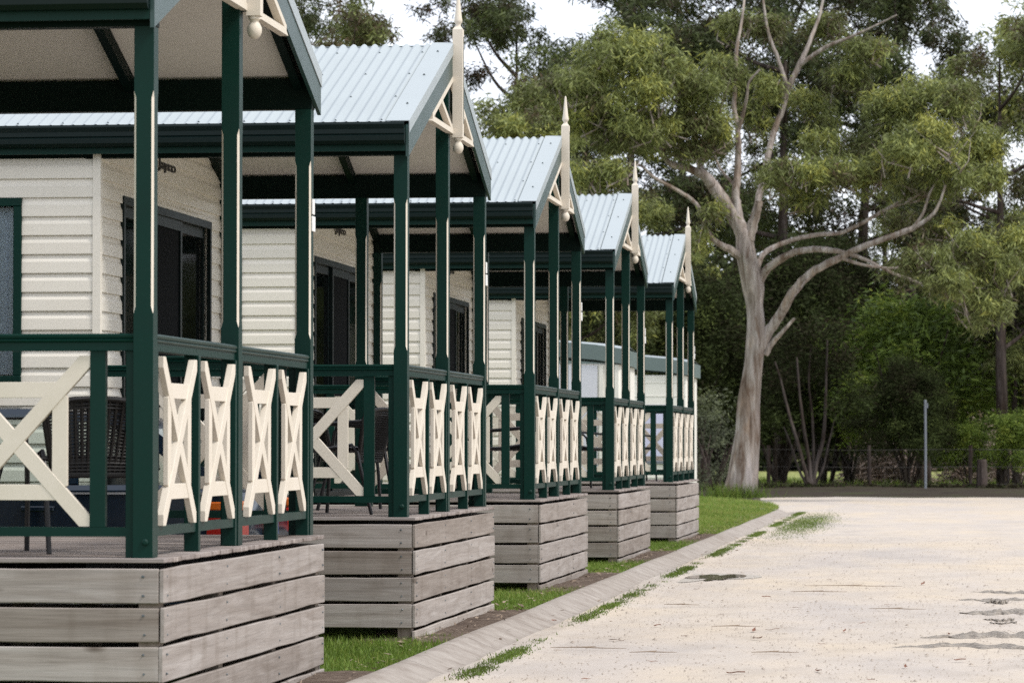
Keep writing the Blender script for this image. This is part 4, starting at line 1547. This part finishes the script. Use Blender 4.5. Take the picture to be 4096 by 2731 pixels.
# crown clumps: (x, y, rx, ry in photo pixels, depth offset, tone)
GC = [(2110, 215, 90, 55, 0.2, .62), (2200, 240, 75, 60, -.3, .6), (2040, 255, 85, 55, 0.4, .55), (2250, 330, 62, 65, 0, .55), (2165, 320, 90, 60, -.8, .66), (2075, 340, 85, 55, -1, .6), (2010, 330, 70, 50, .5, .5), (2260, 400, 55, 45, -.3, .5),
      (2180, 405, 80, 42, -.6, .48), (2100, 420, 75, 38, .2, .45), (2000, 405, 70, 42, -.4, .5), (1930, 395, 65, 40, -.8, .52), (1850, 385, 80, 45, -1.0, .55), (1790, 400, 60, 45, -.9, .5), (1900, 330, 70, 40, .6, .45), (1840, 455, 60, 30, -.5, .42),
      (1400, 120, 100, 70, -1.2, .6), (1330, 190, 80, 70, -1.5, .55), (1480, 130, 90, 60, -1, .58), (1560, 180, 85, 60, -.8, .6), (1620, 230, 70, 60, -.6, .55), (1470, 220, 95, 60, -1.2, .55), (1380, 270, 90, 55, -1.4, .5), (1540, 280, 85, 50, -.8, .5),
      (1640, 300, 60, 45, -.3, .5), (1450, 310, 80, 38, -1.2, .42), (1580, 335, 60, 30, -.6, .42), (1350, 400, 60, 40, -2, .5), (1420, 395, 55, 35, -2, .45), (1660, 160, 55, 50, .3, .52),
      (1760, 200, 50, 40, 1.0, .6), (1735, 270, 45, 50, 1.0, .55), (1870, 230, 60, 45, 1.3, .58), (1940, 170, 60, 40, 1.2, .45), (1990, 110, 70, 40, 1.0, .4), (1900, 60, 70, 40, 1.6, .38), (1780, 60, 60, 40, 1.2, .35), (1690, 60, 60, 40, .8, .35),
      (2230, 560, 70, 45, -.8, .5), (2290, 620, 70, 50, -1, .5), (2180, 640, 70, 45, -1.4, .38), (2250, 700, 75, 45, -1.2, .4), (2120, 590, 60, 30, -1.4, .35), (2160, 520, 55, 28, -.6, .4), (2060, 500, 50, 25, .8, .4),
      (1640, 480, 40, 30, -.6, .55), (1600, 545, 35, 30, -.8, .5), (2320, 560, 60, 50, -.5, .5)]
cl = []
for (x, y, rx, ry, dy, tn) in GC:
    q = P(x, y, Y=TY + dy * 1.6)
    s_ = PX(TY)
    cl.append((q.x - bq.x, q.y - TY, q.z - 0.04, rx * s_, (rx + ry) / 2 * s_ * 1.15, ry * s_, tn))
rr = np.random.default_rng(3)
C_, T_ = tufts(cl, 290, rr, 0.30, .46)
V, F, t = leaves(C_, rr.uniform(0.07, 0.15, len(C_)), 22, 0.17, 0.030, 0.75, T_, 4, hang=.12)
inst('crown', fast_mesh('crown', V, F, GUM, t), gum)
# fine twigs carrying the tufts
m = MB()
for (x, y, z, rx, ry, rz, tn) in cl:
    for k in range(9):
        a = np.array([x, y, z]) + np.array([random.uniform(-.5, .5) * rx, random.uniform(-.5, .5) * ry, -rz * random.uniform(.6, 1.3)])
        b = np.array([x, y, z]) + np.array([random.uniform(-.9, .9) * rx, random.uniform(-.9, .9) * ry, rz * random.uniform(-.3, .8)])
        mid_ = (a + b) / 2 + np.array([random.uniform(-.15, .15), 0, random.uniform(-.2, .05)])
        m.tube([a, mid_, b], [0.022, 0.014, 0.005], 5, caps=False)
m.build('twigs', BARK_LIMB, gum, kind='stuff')


# generic trees of the belt behind the fence
def proto_tree(seed, H, mat, nl=7, crown_w=3.4, lean=0.6, dens=34, per=30, L=0.22, Wd=0.05, tone=0.5, low=0.35, bark=BARK_DARK):
    r_ = random.Random(seed)
    nr = np.random.default_rng(seed)
    root_parts = []
    lx, ly = r_.uniform(-lean, lean), r_.uniform(-lean, lean)
    tpts = [(0, 0, -0.2, 0.30 * H / 17), (0.05, 0, 0.6, 0.23 * H / 17), (lx * .3, ly * .3, H * .25, 0.19 * H / 17), (lx * .7, ly * .7, H * .5, 0.14 * H / 17), (lx, ly, H * .78, 0.06 * H / 17), (lx * 1.1, ly * 1.1, H * .92, 0.02)]
    mt = limb(tpts, 5, 0.06, seed, 9)
    cl_ = [(lx, ly, H * .90, crown_w * .45, crown_w * .45, H * .08, tone + .1)]
    for k in range(nl):
        t_ = low + (0.82 - low) * (k + 0.5) / nl
        a = k * 2.4 + r_.uniform(-.4, .4)
        z0 = H * t_
        rad = crown_w * (1.05 - 0.55 * abs(t_ - 0.5) * 1.6) * r_.uniform(.7, 1.15)
        ex, ey, ez = lx * t_ + math.cos(a) * rad, ly * t_ + math.sin(a) * rad, z0 + H * r_.uniform(.06, .16)
        mt2 = limb([(lx * t_, ly * t_, z0, 0.085 * H / 17), (lx * t_ + math.cos(a) * rad * .5, ly * t_ + math.sin(a) * rad * .5, z0 + (ez - z0) * .35, 0.05 * H / 17), (ex, ey, ez, 0.02)], 4, 0.05, seed + k, 6)
        b = len(mt.v)
        mt.v += mt2.v
        mt.f += [tuple(i + b for i in f) for f in mt2.f]
        cl_.append((ex, ey, ez, crown_w * r_.uniform(.34, .52), crown_w * r_.uniform(.34, .52), H * r_.uniform(.055, .095), tone + r_.uniform(-.15, .15)))
        cl_.append((lx * t_ + math.cos(a) * rad * .55, ly * t_ + math.sin(a) * rad * .55, ez + H * r_.uniform(.0, .06), crown_w * r_.uniform(.3, .45), crown_w * r_.uniform(.3, .45), H * r_.uniform(.05, .08), tone + r_.uniform(-.2, .1)))
    C1, T1 = tufts(cl_, dens, nr, 0.3)
    V1, F1, t1 = leaves(C1, nr.uniform(0.10, 0.22, len(C1)), per, L, Wd, 0.6, T1, seed + 5, hang=.15)
    return mt.mesh('trunk', bark, smooth=True), fast_mesh('crown', V1, F1, mat, t1)


def proto_shrub(seed, H, Rw, mat, tone=0.5, dens=60, per=30, L=0.14, Wd=0.035, stems=5, open_=0.30, bark=BARK_DARK):
    r_ = random.Random(seed)
    nr = np.random.default_rng(seed)
    mt = MB()
    cl_ = []
    for k in range(stems):
        a = k * 2 * math.pi / stems + r_.uniform(-.4, .4)
        rad = Rw * r_.uniform(.25, .7)
        zt_ = H * r_.uniform(.55, .9)
        s_ = limb([(r_.uniform(-.1, .1), r_.uniform(-.1, .1), -0.1, 0.05), (math.cos(a) * rad * .35, math.sin(a) * rad * .35, zt_ * .4, 0.036), (math.cos(a) * rad, math.sin(a) * rad, zt_, 0.012)], 4, .05, seed + k, 6)
        b = len(mt.v)
        mt.v += s_.v
        mt.f += [tuple(i + b for i in f) for f in s_.f]
    nc = max(7, int(7 * H * Rw / 4))
    for k in range(nc):
        z = H * (open_ + (0.95 - open_) * (k + .5) / nc)
        prof = math.sin(math.pi * min(1, 0.18 + 0.80 * z / H)) ** 0.7
        a = k * 2.4
        rad = Rw * prof * r_.uniform(.25, .8)
        cl_.append((math.cos(a) * rad, math.sin(a) * rad, z, Rw * r_.uniform(.3, .5), Rw * r_.uniform(.3, .5), H * r_.uniform(.10, .18), tone + r_.uniform(-.2, .2)))
    C1, T1 = tufts(cl_, dens, nr, 0.25)
    V1, F1, t1 = leaves(C1, nr.uniform(0.10, 0.26, len(C1)), per, L, Wd, 0.2, T1, seed + 5)
    return mt.mesh('stem', bark, smooth=True), fast_mesh('crown', V1, F1, mat, t1)


def place(name, protos, loc, rz, s_, label, cat, group, part='trunk'):
    e = empty(name, loc, label, cat, group, rz)
    e.scale = s_ if hasattr(s_, '__len__') else (s_, s_, s_)
    inst(part, protos[0], e)
    inst('crown', protos[1], e)
    return e


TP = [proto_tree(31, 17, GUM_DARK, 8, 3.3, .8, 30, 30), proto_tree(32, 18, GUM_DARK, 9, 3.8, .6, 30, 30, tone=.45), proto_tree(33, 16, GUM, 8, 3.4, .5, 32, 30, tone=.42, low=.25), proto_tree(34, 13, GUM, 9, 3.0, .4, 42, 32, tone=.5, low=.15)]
# (photo x of the trunk, Y, kind, scale, label)
BT = [(800, 112, 2, 1.02, 'tall dark gum tree rising behind the second cabin roof at the left'),
      (560, 118, 1, 1.0, 'tall dark gum tree hidden behind the left cabin roofs'),
      (1185, 118, 1, .98, 'tall dark gum tree right of the sky gap, behind the highest finial'),
      (1150, 92, 3, .82, 'leafy mid-green tree behind the second and third finials'),
      (1290, 96, 3, .92, 'leafy mid-green tree behind the tip of the third finial'),
      (1420, 115, 0, 1.08, 'tall dark gum tree behind the left half of the pale gum crown'),
      (1600, 121, 1, 1.05, 'tall dark gum tree straight behind the left limbs of the pale gum'),
      (1790, 116, 0, 1.1, 'tall dark gum tree behind the top of the pale gum'),
      (1960, 122, 1, 1.08, 'tall dark gum tree behind the right limbs of the pale gum'),
      (2120, 117, 0, 1.06, 'tall dark gum tree above the right part of the pale gum crown'),
      (2300, 104, 2, .90, 'dark gum tree at the upper right edge of the picture'),
      (2390, 112, 2, 1.02, 'dark gum tree cut off by the right edge of the picture'),
      (1450, 104, 3, .70, 'lower leafy tree beside the fourth finial'),
      (2330, 107, 3, .68, 'lower leafy tree right of the galvanised pole'),
      (2040, 128, 2, .85, 'small-crowned gum tree far behind the bright green shrub'),
      (1690, 126, 2, .85, 'small-crowned gum tree far behind the pale trunk')]
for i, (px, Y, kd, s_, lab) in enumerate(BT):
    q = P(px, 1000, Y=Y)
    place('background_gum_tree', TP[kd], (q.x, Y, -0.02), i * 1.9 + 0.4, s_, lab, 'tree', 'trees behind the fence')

for i, (x, y, kd, s_) in enumerate([(8, 106, 2, .9), (12, 111, 0, 1.0), (16, 105, 3, .9), (21, 112, 1, 1.0), (26, 104, 3, .9), (19, -2, 0, .8), (22, 6, 1, .8), (20, 13, 2, .9), (23, 21, 0, .8), (19, 29, 3, .9), (22, 37, 1, .8), (20, 46, 2, .9), (24, 56, 0, .9), (20, 67, 3, .9)]):
    place('background_gum_tree', TP[kd], (x, y, -0.1), i * 1.3, s_, 'gum tree beyond the right edge of the picture, across the lane', 'tree', 'trees across the lane')

SP = [proto_shrub(51, 5.5, 2.6, SHRUB, .4, 70, 34, .12, .034), proto_shrub(52, 4.5, 2.4, SHRUB, .5, 70, 34, .12, .034, open_=.28), proto_shrub(53, 4.2, 2.3, BRIGHT, .55, 46, 30, .18, .05), proto_shrub(54, 2.4, 1.3, GREYLEAF, .5, 60, 26, .10, .028, open_=.02)]
SH = [(1560, 104, 0, 1.25, 0, 'tall dark shrub behind the last cabin, left of the pale trunk'),
      (1660, 108, 1, 1.45, 0, 'broad dark shrub directly behind the pale trunk'),
      (1790, 110, 0, 1.35, 0, 'dark shrub right of the pale trunk, behind the many-stemmed one'),
      (1952, 112, 1, 1.25, 0, 'dark shrub between the many-stemmed shrub and the pole'),
      (2090, 103, 0, .68, 0, 'dark rounded shrub behind the galvanised pole'),
      (2200, 130, 1, 1.7, 0, 'dark shrub right of the galvanised pole'),
      (2335, 128, 0, 1.7, 0, 'dark shrub against the right edge of the picture'),
      (1900, 114, 0, 1.4, 0, 'dark shrub filling the gap behind the many stems'),
      (1450, 110, 1, 1.3, 0, 'dark shrub seen through the farthest verandahs'),
      (1330, 108, 0, 1.2, 0, 'dark shrub seen above the grey-green caravan fascia'),
      (2085, 106, 2, 1.42, 0, 'bright green shrub above the dark shrubs'),
      (2338, 102.6, 2, .55, 0, 'low yellow-green shrub at the right edge behind the fence'),
      (1640, 92, 3, 1.0, 0, 'small grey-green shrub between the last cabin and the pale trunk'),
      (1608, 95, 3, 1.2, 0, 'grey-green shrub showing just past the last verandah post'),
      (2222, 104, 2, .48, 1.6, 'small bright green shrub behind the black stump')]
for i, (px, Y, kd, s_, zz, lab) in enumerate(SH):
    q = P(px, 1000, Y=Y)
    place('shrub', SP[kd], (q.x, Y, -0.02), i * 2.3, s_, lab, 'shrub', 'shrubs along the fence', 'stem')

for i, (x, y, kd, s_) in enumerate([(6.5, 104, 0, 1.3), (10, 103, 1, 1.4), (14, 104, 0, 1.4), (18, 103, 1, 1.4), (22, 103, 0, 1.4), (26, 102, 1, 1.4)]):
    place('shrub', SP[kd], (x, y, -0.02), i * 1.7, s_, 'dark shrub by the far verge, beyond the right edge of the picture', 'shrub', 'shrubs past the right edge', 'stem')

# many-stemmed shrub with pale stems
q0 = P(1862, 1114, Y=100.5)
ms = empty('stemmed_shrub', (q0.x, 100.5, 0.0), 'many-stemmed dark shrub with thin grey stems fanning up behind the fence', 'shrub')
for i, pts in enumerate([[(1860, 1122, 14), (1846, 1070, 9), (1830, 1010, 8), (1812, 950, 7), (1795, 880, 5), (1780, 830, 4)], [(1862, 1122, 14), (1858, 1060, 9), (1846, 980, 8), (1836, 900, 6), (1830, 820, 4)],
                         [(1864, 1122, 14), (1876, 1060, 10), (1890, 1010, 9), (1896, 930, 7), (1898, 850, 5), (1900, 780, 4)], [(1862, 1122, 10), (1868, 1040, 7), (1866, 960, 6), (1858, 880, 5), (1862, 800, 4)],
                         [(1858, 1122, 9), (1836, 1080, 6), (1816, 1020, 5), (1800, 980, 4)], [(1866, 1122, 10), (1890, 1075, 6), (1905, 1010, 4), (1920, 950, 3)]]):
    a = []
    for (x, y, w_) in pts:
        q = P(x, y, Y=100.5 + 0.3 * i - 0.6)
        a.append((q.x - q0.x, q.y - 100.5, q.z, w_ * PX(100) / 2))
    limb(a, 5, .08, i, 7).build('stem', barkmat('grey stem bark %d' % i, (0.03, 0.024, 0.02), (0.065, 0.053, 0.047), (0.11, 0.093, 0.083)) if i == 0 else bpy.data.materials['grey stem bark 0'], ms, smooth=True)
cl = []
for (x, y, rx, ry) in [(1790, 800, 60, 50), (1840, 760, 70, 50), (1900, 760, 70, 50), (1940, 830, 60, 60), (1800, 880, 50, 40), (1870, 850, 60, 40), (1960, 910, 50, 50), (1760, 900, 45, 50), (1920, 930, 45, 30)]:
    q = P(x, y, Y=100.7)
    cl.append((q.x - q0.x, 0.4, q.z, rx * PX(100), 1.0, ry * PX(100), .4))
C_, T_ = tufts(cl, 50, rr, .2)
V, F, t = leaves(C_, rr.uniform(.12, .3, len(C_)), 26, .15, .04, .3, T_, 9)
inst('crown', fast_mesh('crown', V, F, SHRUB, t), ms)

# far wood closing the view
k = 7600
X_ = rng.uniform(-75, 50, k)
hgt = 10 + 2.2 * wob(X_, X_ * 0, .35) + rng.normal(size=k) * .6
C_ = np.stack([X_, rng.uniform(172, 186, k), rng.uniform(0, 1, k) ** 1.1 * hgt], -1)
V, F, t = leaves(C_, rng.uniform(.5, 1.1, k), 34, .65, .26, .3, np.clip(rng.normal(size=k) * .15 + .45, 0, 1), 77)
o = bpy.data.objects.new('far_wood', fast_mesh('far_wood', V, F, SHRUB, t))
link(o, None, 'stuff', 'dark belt of far-off woodland closing the view beyond the paddock', 'woodland')


# brush heaps, stump, pole, fence
def brush(loc, rx, ry, h, n, seed, label):
    r_ = random.Random(seed)
    root = empty('brush_pile', loc, label, 'brush pile', 'heaps of dead brush')
    m = MB()
    for k in range(n):
        a = r_.uniform(0, 6.28)
        d = r_.random() ** .5
        c = Vector((math.cos(a) * d * rx, math.sin(a) * d * ry, h * (1 - d * d) * r_.random() + .05))
        v = Vector((r_.uniform(-1, 1), r_.uniform(-1, 1), r_.uniform(-.35, .7))).normalized() * r_.uniform(.3, 1.1)
        m.tube([c - v * .5, c + Vector((0, 0, r_.uniform(-.06, .06))), c + v * .5], [r_.uniform(.008, .03), .014, .005], 4, caps=False)
    m.build('sticks', STICK, root, kind='stuff')
    m = MB()
    for i in range(7):
        for k in range(16):
            a = 2 * math.pi * k / 16
            f = math.cos(i / 6 * math.pi / 2)
            m.v.append((math.cos(a) * rx * .8 * f * r_.uniform(.85, 1.15), math.sin(a) * ry * .8 * f, h * .62 * math.sin(i / 6 * math.pi / 2) * r_.uniform(.85, 1.1) - .05))
    for i in range(6):
        for k in range(16):
            m.f.append((i * 16 + k, i * 16 + (k + 1) % 16, (i + 1) * 16 + (k + 1) % 16, (i + 1) * 16 + k))
    m.build('soil_mound', SOIL, root, smooth=True)


q = P(2035, 1040, Y=118)
brush((q.x, 118, -.02), 1.6, 1.0, 1.9, 600, 1, 'heap of pinkish dead brush left of the pole, beyond the fence')
q = P(2262, 1040, Y=119)
brush((q.x, 119, -.02), 1.5, 1.0, 2.7, 700, 2, 'tall heap of pale dead branches behind the black stump')

q = P(2255, 1126, Y=99.3)
m = MB()
prof = [(0.17, -0.1), (0.165, 0.1), (0.15, .4), (0.14, .74), (0.125, .80), (0.03, .79)]
m.lathe(prof, (0, 0, 0), 14)
m.v = [(x * (1 + .08 * math.sin(5 * math.atan2(y, x) + z * 3)), y, z) for x, y, z in m.v]
m.build('stump', BARK_DARK, loc=(q.x, 99.3, 0.1), label='short blackened tree stump standing by the fence at the right', cat='stump')

q = P(2126, 1135, Y=94.5)
pl = empty('pole', (q.x, 94.5, 0.08), 'thin grey galvanised pole standing alone before the fence', 'pole')
MB().tube([(0, 0, -.1), (0.004, 0, 1.2), (0, 0, 2.42)], [0.034, 0.034, 0.034], 12).build('pipe', GALV, pl, smooth=True)
MB().lathe([(.036, 0), (.038, .02), (.03, .035), (.005, .04)], (0, 0, 2.405), 12).build('cap', GALV, pl)
MB().box(.03, .075, -.03, .03, 2.22, 2.36).build('bracket', GALV, pl, bevel=.004)

fx = empty('wire_fence', (0, 100.8, 0.05), 'low wire mesh fence on dark timber posts along the far verge', 'fence')
pme = limb([(0, 0, -.2, .06), (0, 0, .6, .058), (.01, 0, 1.25, .055)], 3, .04, 5, 9).mesh('fence_post', BARK_DARK, smooth=True)
x = -34.0
while x < 24:
    inst('fence_post', pme, fx, (x, 0.02, 0), (0, 0, x))
    x += 2.9
for z in (.12, .62, 1.12):
    MB().tube([(x_, -.06, z + .012 * math.sin(x_ * 1.1 + z)) for x_ in np.linspace(-34, 24, 80)], .005, 4, caps=False).build('wire', RUST, fx)
m = MB()
for k in range(int(58 / .2)):
    x = -34 + k * .2
    for sg in (-1, 1):
        m.bar((x, -.062 - .003 * sg, .12), (x + sg * .55, -.062 - .003 * sg, 1.12), .003, .003)
m.build('wire_mesh', RUST, fx, kind='stuff')

# low dark litter heap along the verge under the shrubs
k = 2200
C_ = np.stack([rng.uniform(-34, 20, k), rng.normal(size=k) * .5 + 99.2, rng.uniform(.03, .12, k)], -1)
V, F, t = leaves(C_, rng.uniform(.04, .08, k), 14, .14, .05, .0, np.clip(rng.normal(size=k) * .15 + .15, 0, 1), 88)
o = bpy.data.objects.new('verge_undergrowth', fast_mesh('verge_undergrowth', V, F, SHRUB, t))
link(o, None, 'stuff', 'low dark undergrowth and litter along the foot of the fence', 'undergrowth')


# ------------------------------------------------------------------ grass
def grass(name, pts, hmin, hmax, wd, seed, label, tone=.5):
    r_ = np.random.default_rng(seed)
    n = len(pts)
    a = r_.uniform(0, 2 * np.pi, n)
    h = r_.uniform(hmin, hmax, n)
    lean = np.stack([r_.normal(size=n) * .45, r_.normal(size=n) * .45, np.ones(n)], -1) * h[:, None]
    b = np.stack([np.cos(a), np.sin(a), np.zeros(n)], -1) * (wd * r_.uniform(.6, 1.3, n))[:, None]
    V = np.stack([pts - b * .5, pts + b * .5, pts + lean], 1).reshape(-1, 3)
    F = np.arange(n * 3).reshape(n, 3)
    t = np.clip(tone + .2 * wob(pts[:, 0], pts[:, 1], 1.6, 1.0) + r_.normal(size=n) * .2 + (r_.random(n) < .07) * .5, 0, 1)
    o = bpy.data.objects.new(name, fast_mesh(name, V, F, BLADE, np.repeat(t, 3)))
    return link(o, None, 'stuff', label, 'grass')


def scatter(n, x0, x1, y0, y1, z, r_):
    return np.stack([r_.uniform(x0, x1, n), r_.uniform(y0, y1, n), np.full(n, z)], -1)


gp = []
r_ = np.random.default_rng(5)
for i in range(5):
    y0 = CAB[i][1] + W - 0.1
    y1 = CAB[i + 1][1] + 0.5 if i < 4 else 53
    q = scatter(int((y1 - y0) * 6200), -6.2, -3.13, y0, y1, .045, r_)
    keep = (wob(q[:, 0], q[:, 1], 2.2, 4) + .9 + (-(q[:, 0] + 3.2) * .8)) > r_.uniform(.1, .75, len(q))
    gp.append(q[keep])
grass('lawn_grass', np.concatenate(gp), .02, .065, .008, 6, 'short green grass between the cabins and the kerb', .5)
q = np.concatenate([scatter(60000, -7.5, -3.05, 48.5, 68, .05, r_), scatter(26000, -9, -3.1, 68, 83, .07, r_)])
edge = -3.14 - 2.75 * np.clip((q[:, 1] - 64) / 19.2, 0, 1) ** 2.6
q = q[q[:, 0] < edge]
grass('verge_grass', q, .03, .075, .014, 7, 'short green grass of the lawn corner under the gum tree', .68)
# tufts along the lip of the kerb
n = 60000
q = np.stack([-2.69 + r_.normal(size=n) * .022 * (1 + 1.5 * r_.random(n) ** 2) + .03 * np.sin(r_.uniform(0, 6, n)), r_.uniform(12, 68, n), np.full(n, .018)], -1)
dn = wob(q[:, 1] * .55, q[:, 1] * .2, 1.0, 2.5) + wob(q[:, 1] * 2.2, q[:, 1] * .1, 1, .5) * .5
q = q[dn + .25 * wob(q[:, 0], q[:, 1], 6.0, .7) > r_.uniform(-.45, 1.3, n)]
q2 = np.stack([-2.3 + r_.normal(size=9000) * .22, r_.normal(size=9000) * 4.0 + 58, np.full(9000, .006)], -1)
grass('kerb_grass', np.concatenate([q, q2]), .006, .024, .009, 8, 'patchy grass growing along the lip of the kerb', .22)
a = np.array(bq)
n = 900
q = np.stack([bq.x + r_.normal(size=n) * .35 - .25, TY - .35 + r_.normal(size=n) * .2, np.full(n, .06)], -1)
grass('trunk_grass', q, .15, .42, .02, 9, 'longer grass tuft at the foot of the pale gum trunk', .4)
q = scatter(26000, -34, 22, 101.2, 128, -.02, r_)
grass('paddock_grass', q, .08, .28, .03, 10, 'pale green paddock grass beyond the wire fence', .72)

# ------------------------------------------------------------------ litter on the gravel
lm = MB()
nl = 7
for i in range(nl + 1):
    u = i / nl
    wv = .013 * math.sin(math.pi * min(1, max(0.02, u)) ** .8) + .0006
    x = (u - .5) * .105
    z = .003 + .006 * (2 * u - 1) ** 2
    lm.v += [(x, -wv, z), (x, wv, z + .003), (x, 0, z - .004)]
for i in range(nl):
    b = i * 3
    lm.f += [(b, b + 2, b + 5, b + 3), (b + 2, b + 1, b + 4, b + 5)]
LEAFMES = []
for kk in range(4):
    l2 = MB()
    l2.v = [(x * random.uniform(.95, 1.05), y * (.7 + .25 * kk) + .012 * (kk - 1.5) * math.sin(x * 30), z * (0.5 + .5 * (kk % 2)) + (.012 * x / .05 if kk == 3 else 0) + .004 * math.sin(x * 60 + kk) + .004) for x, y, z in lm.v]
    l2.f = lm.f
    LEAFMES.append(l2.mesh('fallen_leaf', DRYLEAF, smooth=True, fix=False))
pts = [(2180, 1456), (1760, 1370), (1655, 1410), (1732, 1447), (1775, 1445), (2205, 1515), (2040, 1388), (1940, 1448), (1888, 1478), (1510, 1436), (1345, 1558), (1740, 1465), (1980, 1430), (1570, 1460), (1830, 1395), (2080, 1530), (1500, 1518), (1690, 1545), (1905, 1330), (2120, 1340), (1880, 1540), (1270, 1425), (1415, 1470), (1600, 1352), (2000, 1560)]
for i, (x, y) in enumerate(pts):
    q = P(x, y, z=0.012)
    lf = inst('fallen_leaf', LEAFMES[i % 4], None, (q.x, q.y, 0.010), (random.uniform(-.2, .2), 0, random.uniform(-1.3, 1.3)), label='small dry brown gum leaf lying on the pale gravel', cat='leaf', group='dry leaves on the gravel')
    lf.scale = [random.uniform(.5, 1.1)] * 3
for i, (x, y, ln) in enumerate([(1960, 1347, .9), (1350, 1490, .5), (1880, 1360, .5), (1690, 1440, .35), (1500, 1500, .3), (2060, 1400, .45), (1780, 1500, .3), (1565, 1390, .3)]):
    q = P(x, y, z=0.012)
    m = MB()
    a = random.uniform(-.25, .25)
    m.tube([(-ln / 2, 0, .008), (-.1 * ln, .03 * ln, .012), (.2 * ln, -.02 * ln, .010), (ln / 2, .06 * ln, .008)], [.002, .0038, .003, .0015], 5)
    m.tube([(-.1 * ln, .03 * ln, .012), (.08 * ln, .12 * ln, .016)], [.004, .002], 4)
    m.build('twig', TWIG, loc=(q.x, q.y, 0.012), rz=a, label='thin dry twig lying on the pale gravel', cat='twig', group='twigs on the gravel')
# leaf litter caught along the kerb and under the deck fronts
n = 1100
xx = np.where(rng.random(n) < .8, rng.normal(size=n) * .10 - 3.30, rng.normal(size=n) * .13 - 2.72)
q = np.stack([xx, rng.uniform(16, 62, n), np.full(n, .085)], -1)
q[:, 2] = np.where(xx < -3.1, .09, np.where(xx < -2.88, .06, .022))
aa = rng.uniform(0, 6.28, n)
ll = rng.uniform(.010, .034, n)[:, None]
d1 = np.stack([np.cos(aa), np.sin(aa), rng.normal(size=n) * .25], -1) * ll
d2 = np.stack([-np.sin(aa), np.cos(aa), rng.normal(size=n) * .4], -1) * ll * .22
V = np.stack([q - d1, q + d2, q + d1, q - d2], 1).reshape(-1, 3)
o = bpy.data.objects.new('leaf_litter', fast_mesh('leaf_litter', V, np.arange(n * 4).reshape(n, 4), TWIG))
link(o, None, 'stuff', 'fine brown leaf litter caught along the kerb and deck fronts', 'leaf litter')
# pebbles
n = 5200
m = MB()
ico = [(1, 0, 0), (-1, 0, 0), (0, 1, 0), (0, -1, 0), (0, 0, 1)]
fo = [(0, 2, 4), (2, 1, 4), (1, 3, 4), (3, 0, 4)]
for k in range(n):
    y = random.uniform(17, 50) if k % 3 else random.uniform(17, 30)
    x = random.uniform(-2.6, .9)
    s_ = random.uniform(.003, .009) * (2.0 if random.random() < .05 else 1)
    m.add([(x + a * s_ * random.uniform(.7, 1.3), y + b * s_ * random.uniform(.7, 1.3), .006 + c * s_ * .8) for a, b, c in ico], fo)
m.build('gravel_stones', STONE, kind='stuff', label='loose small dark stones scattered over the pale gravel', cat='gravel')
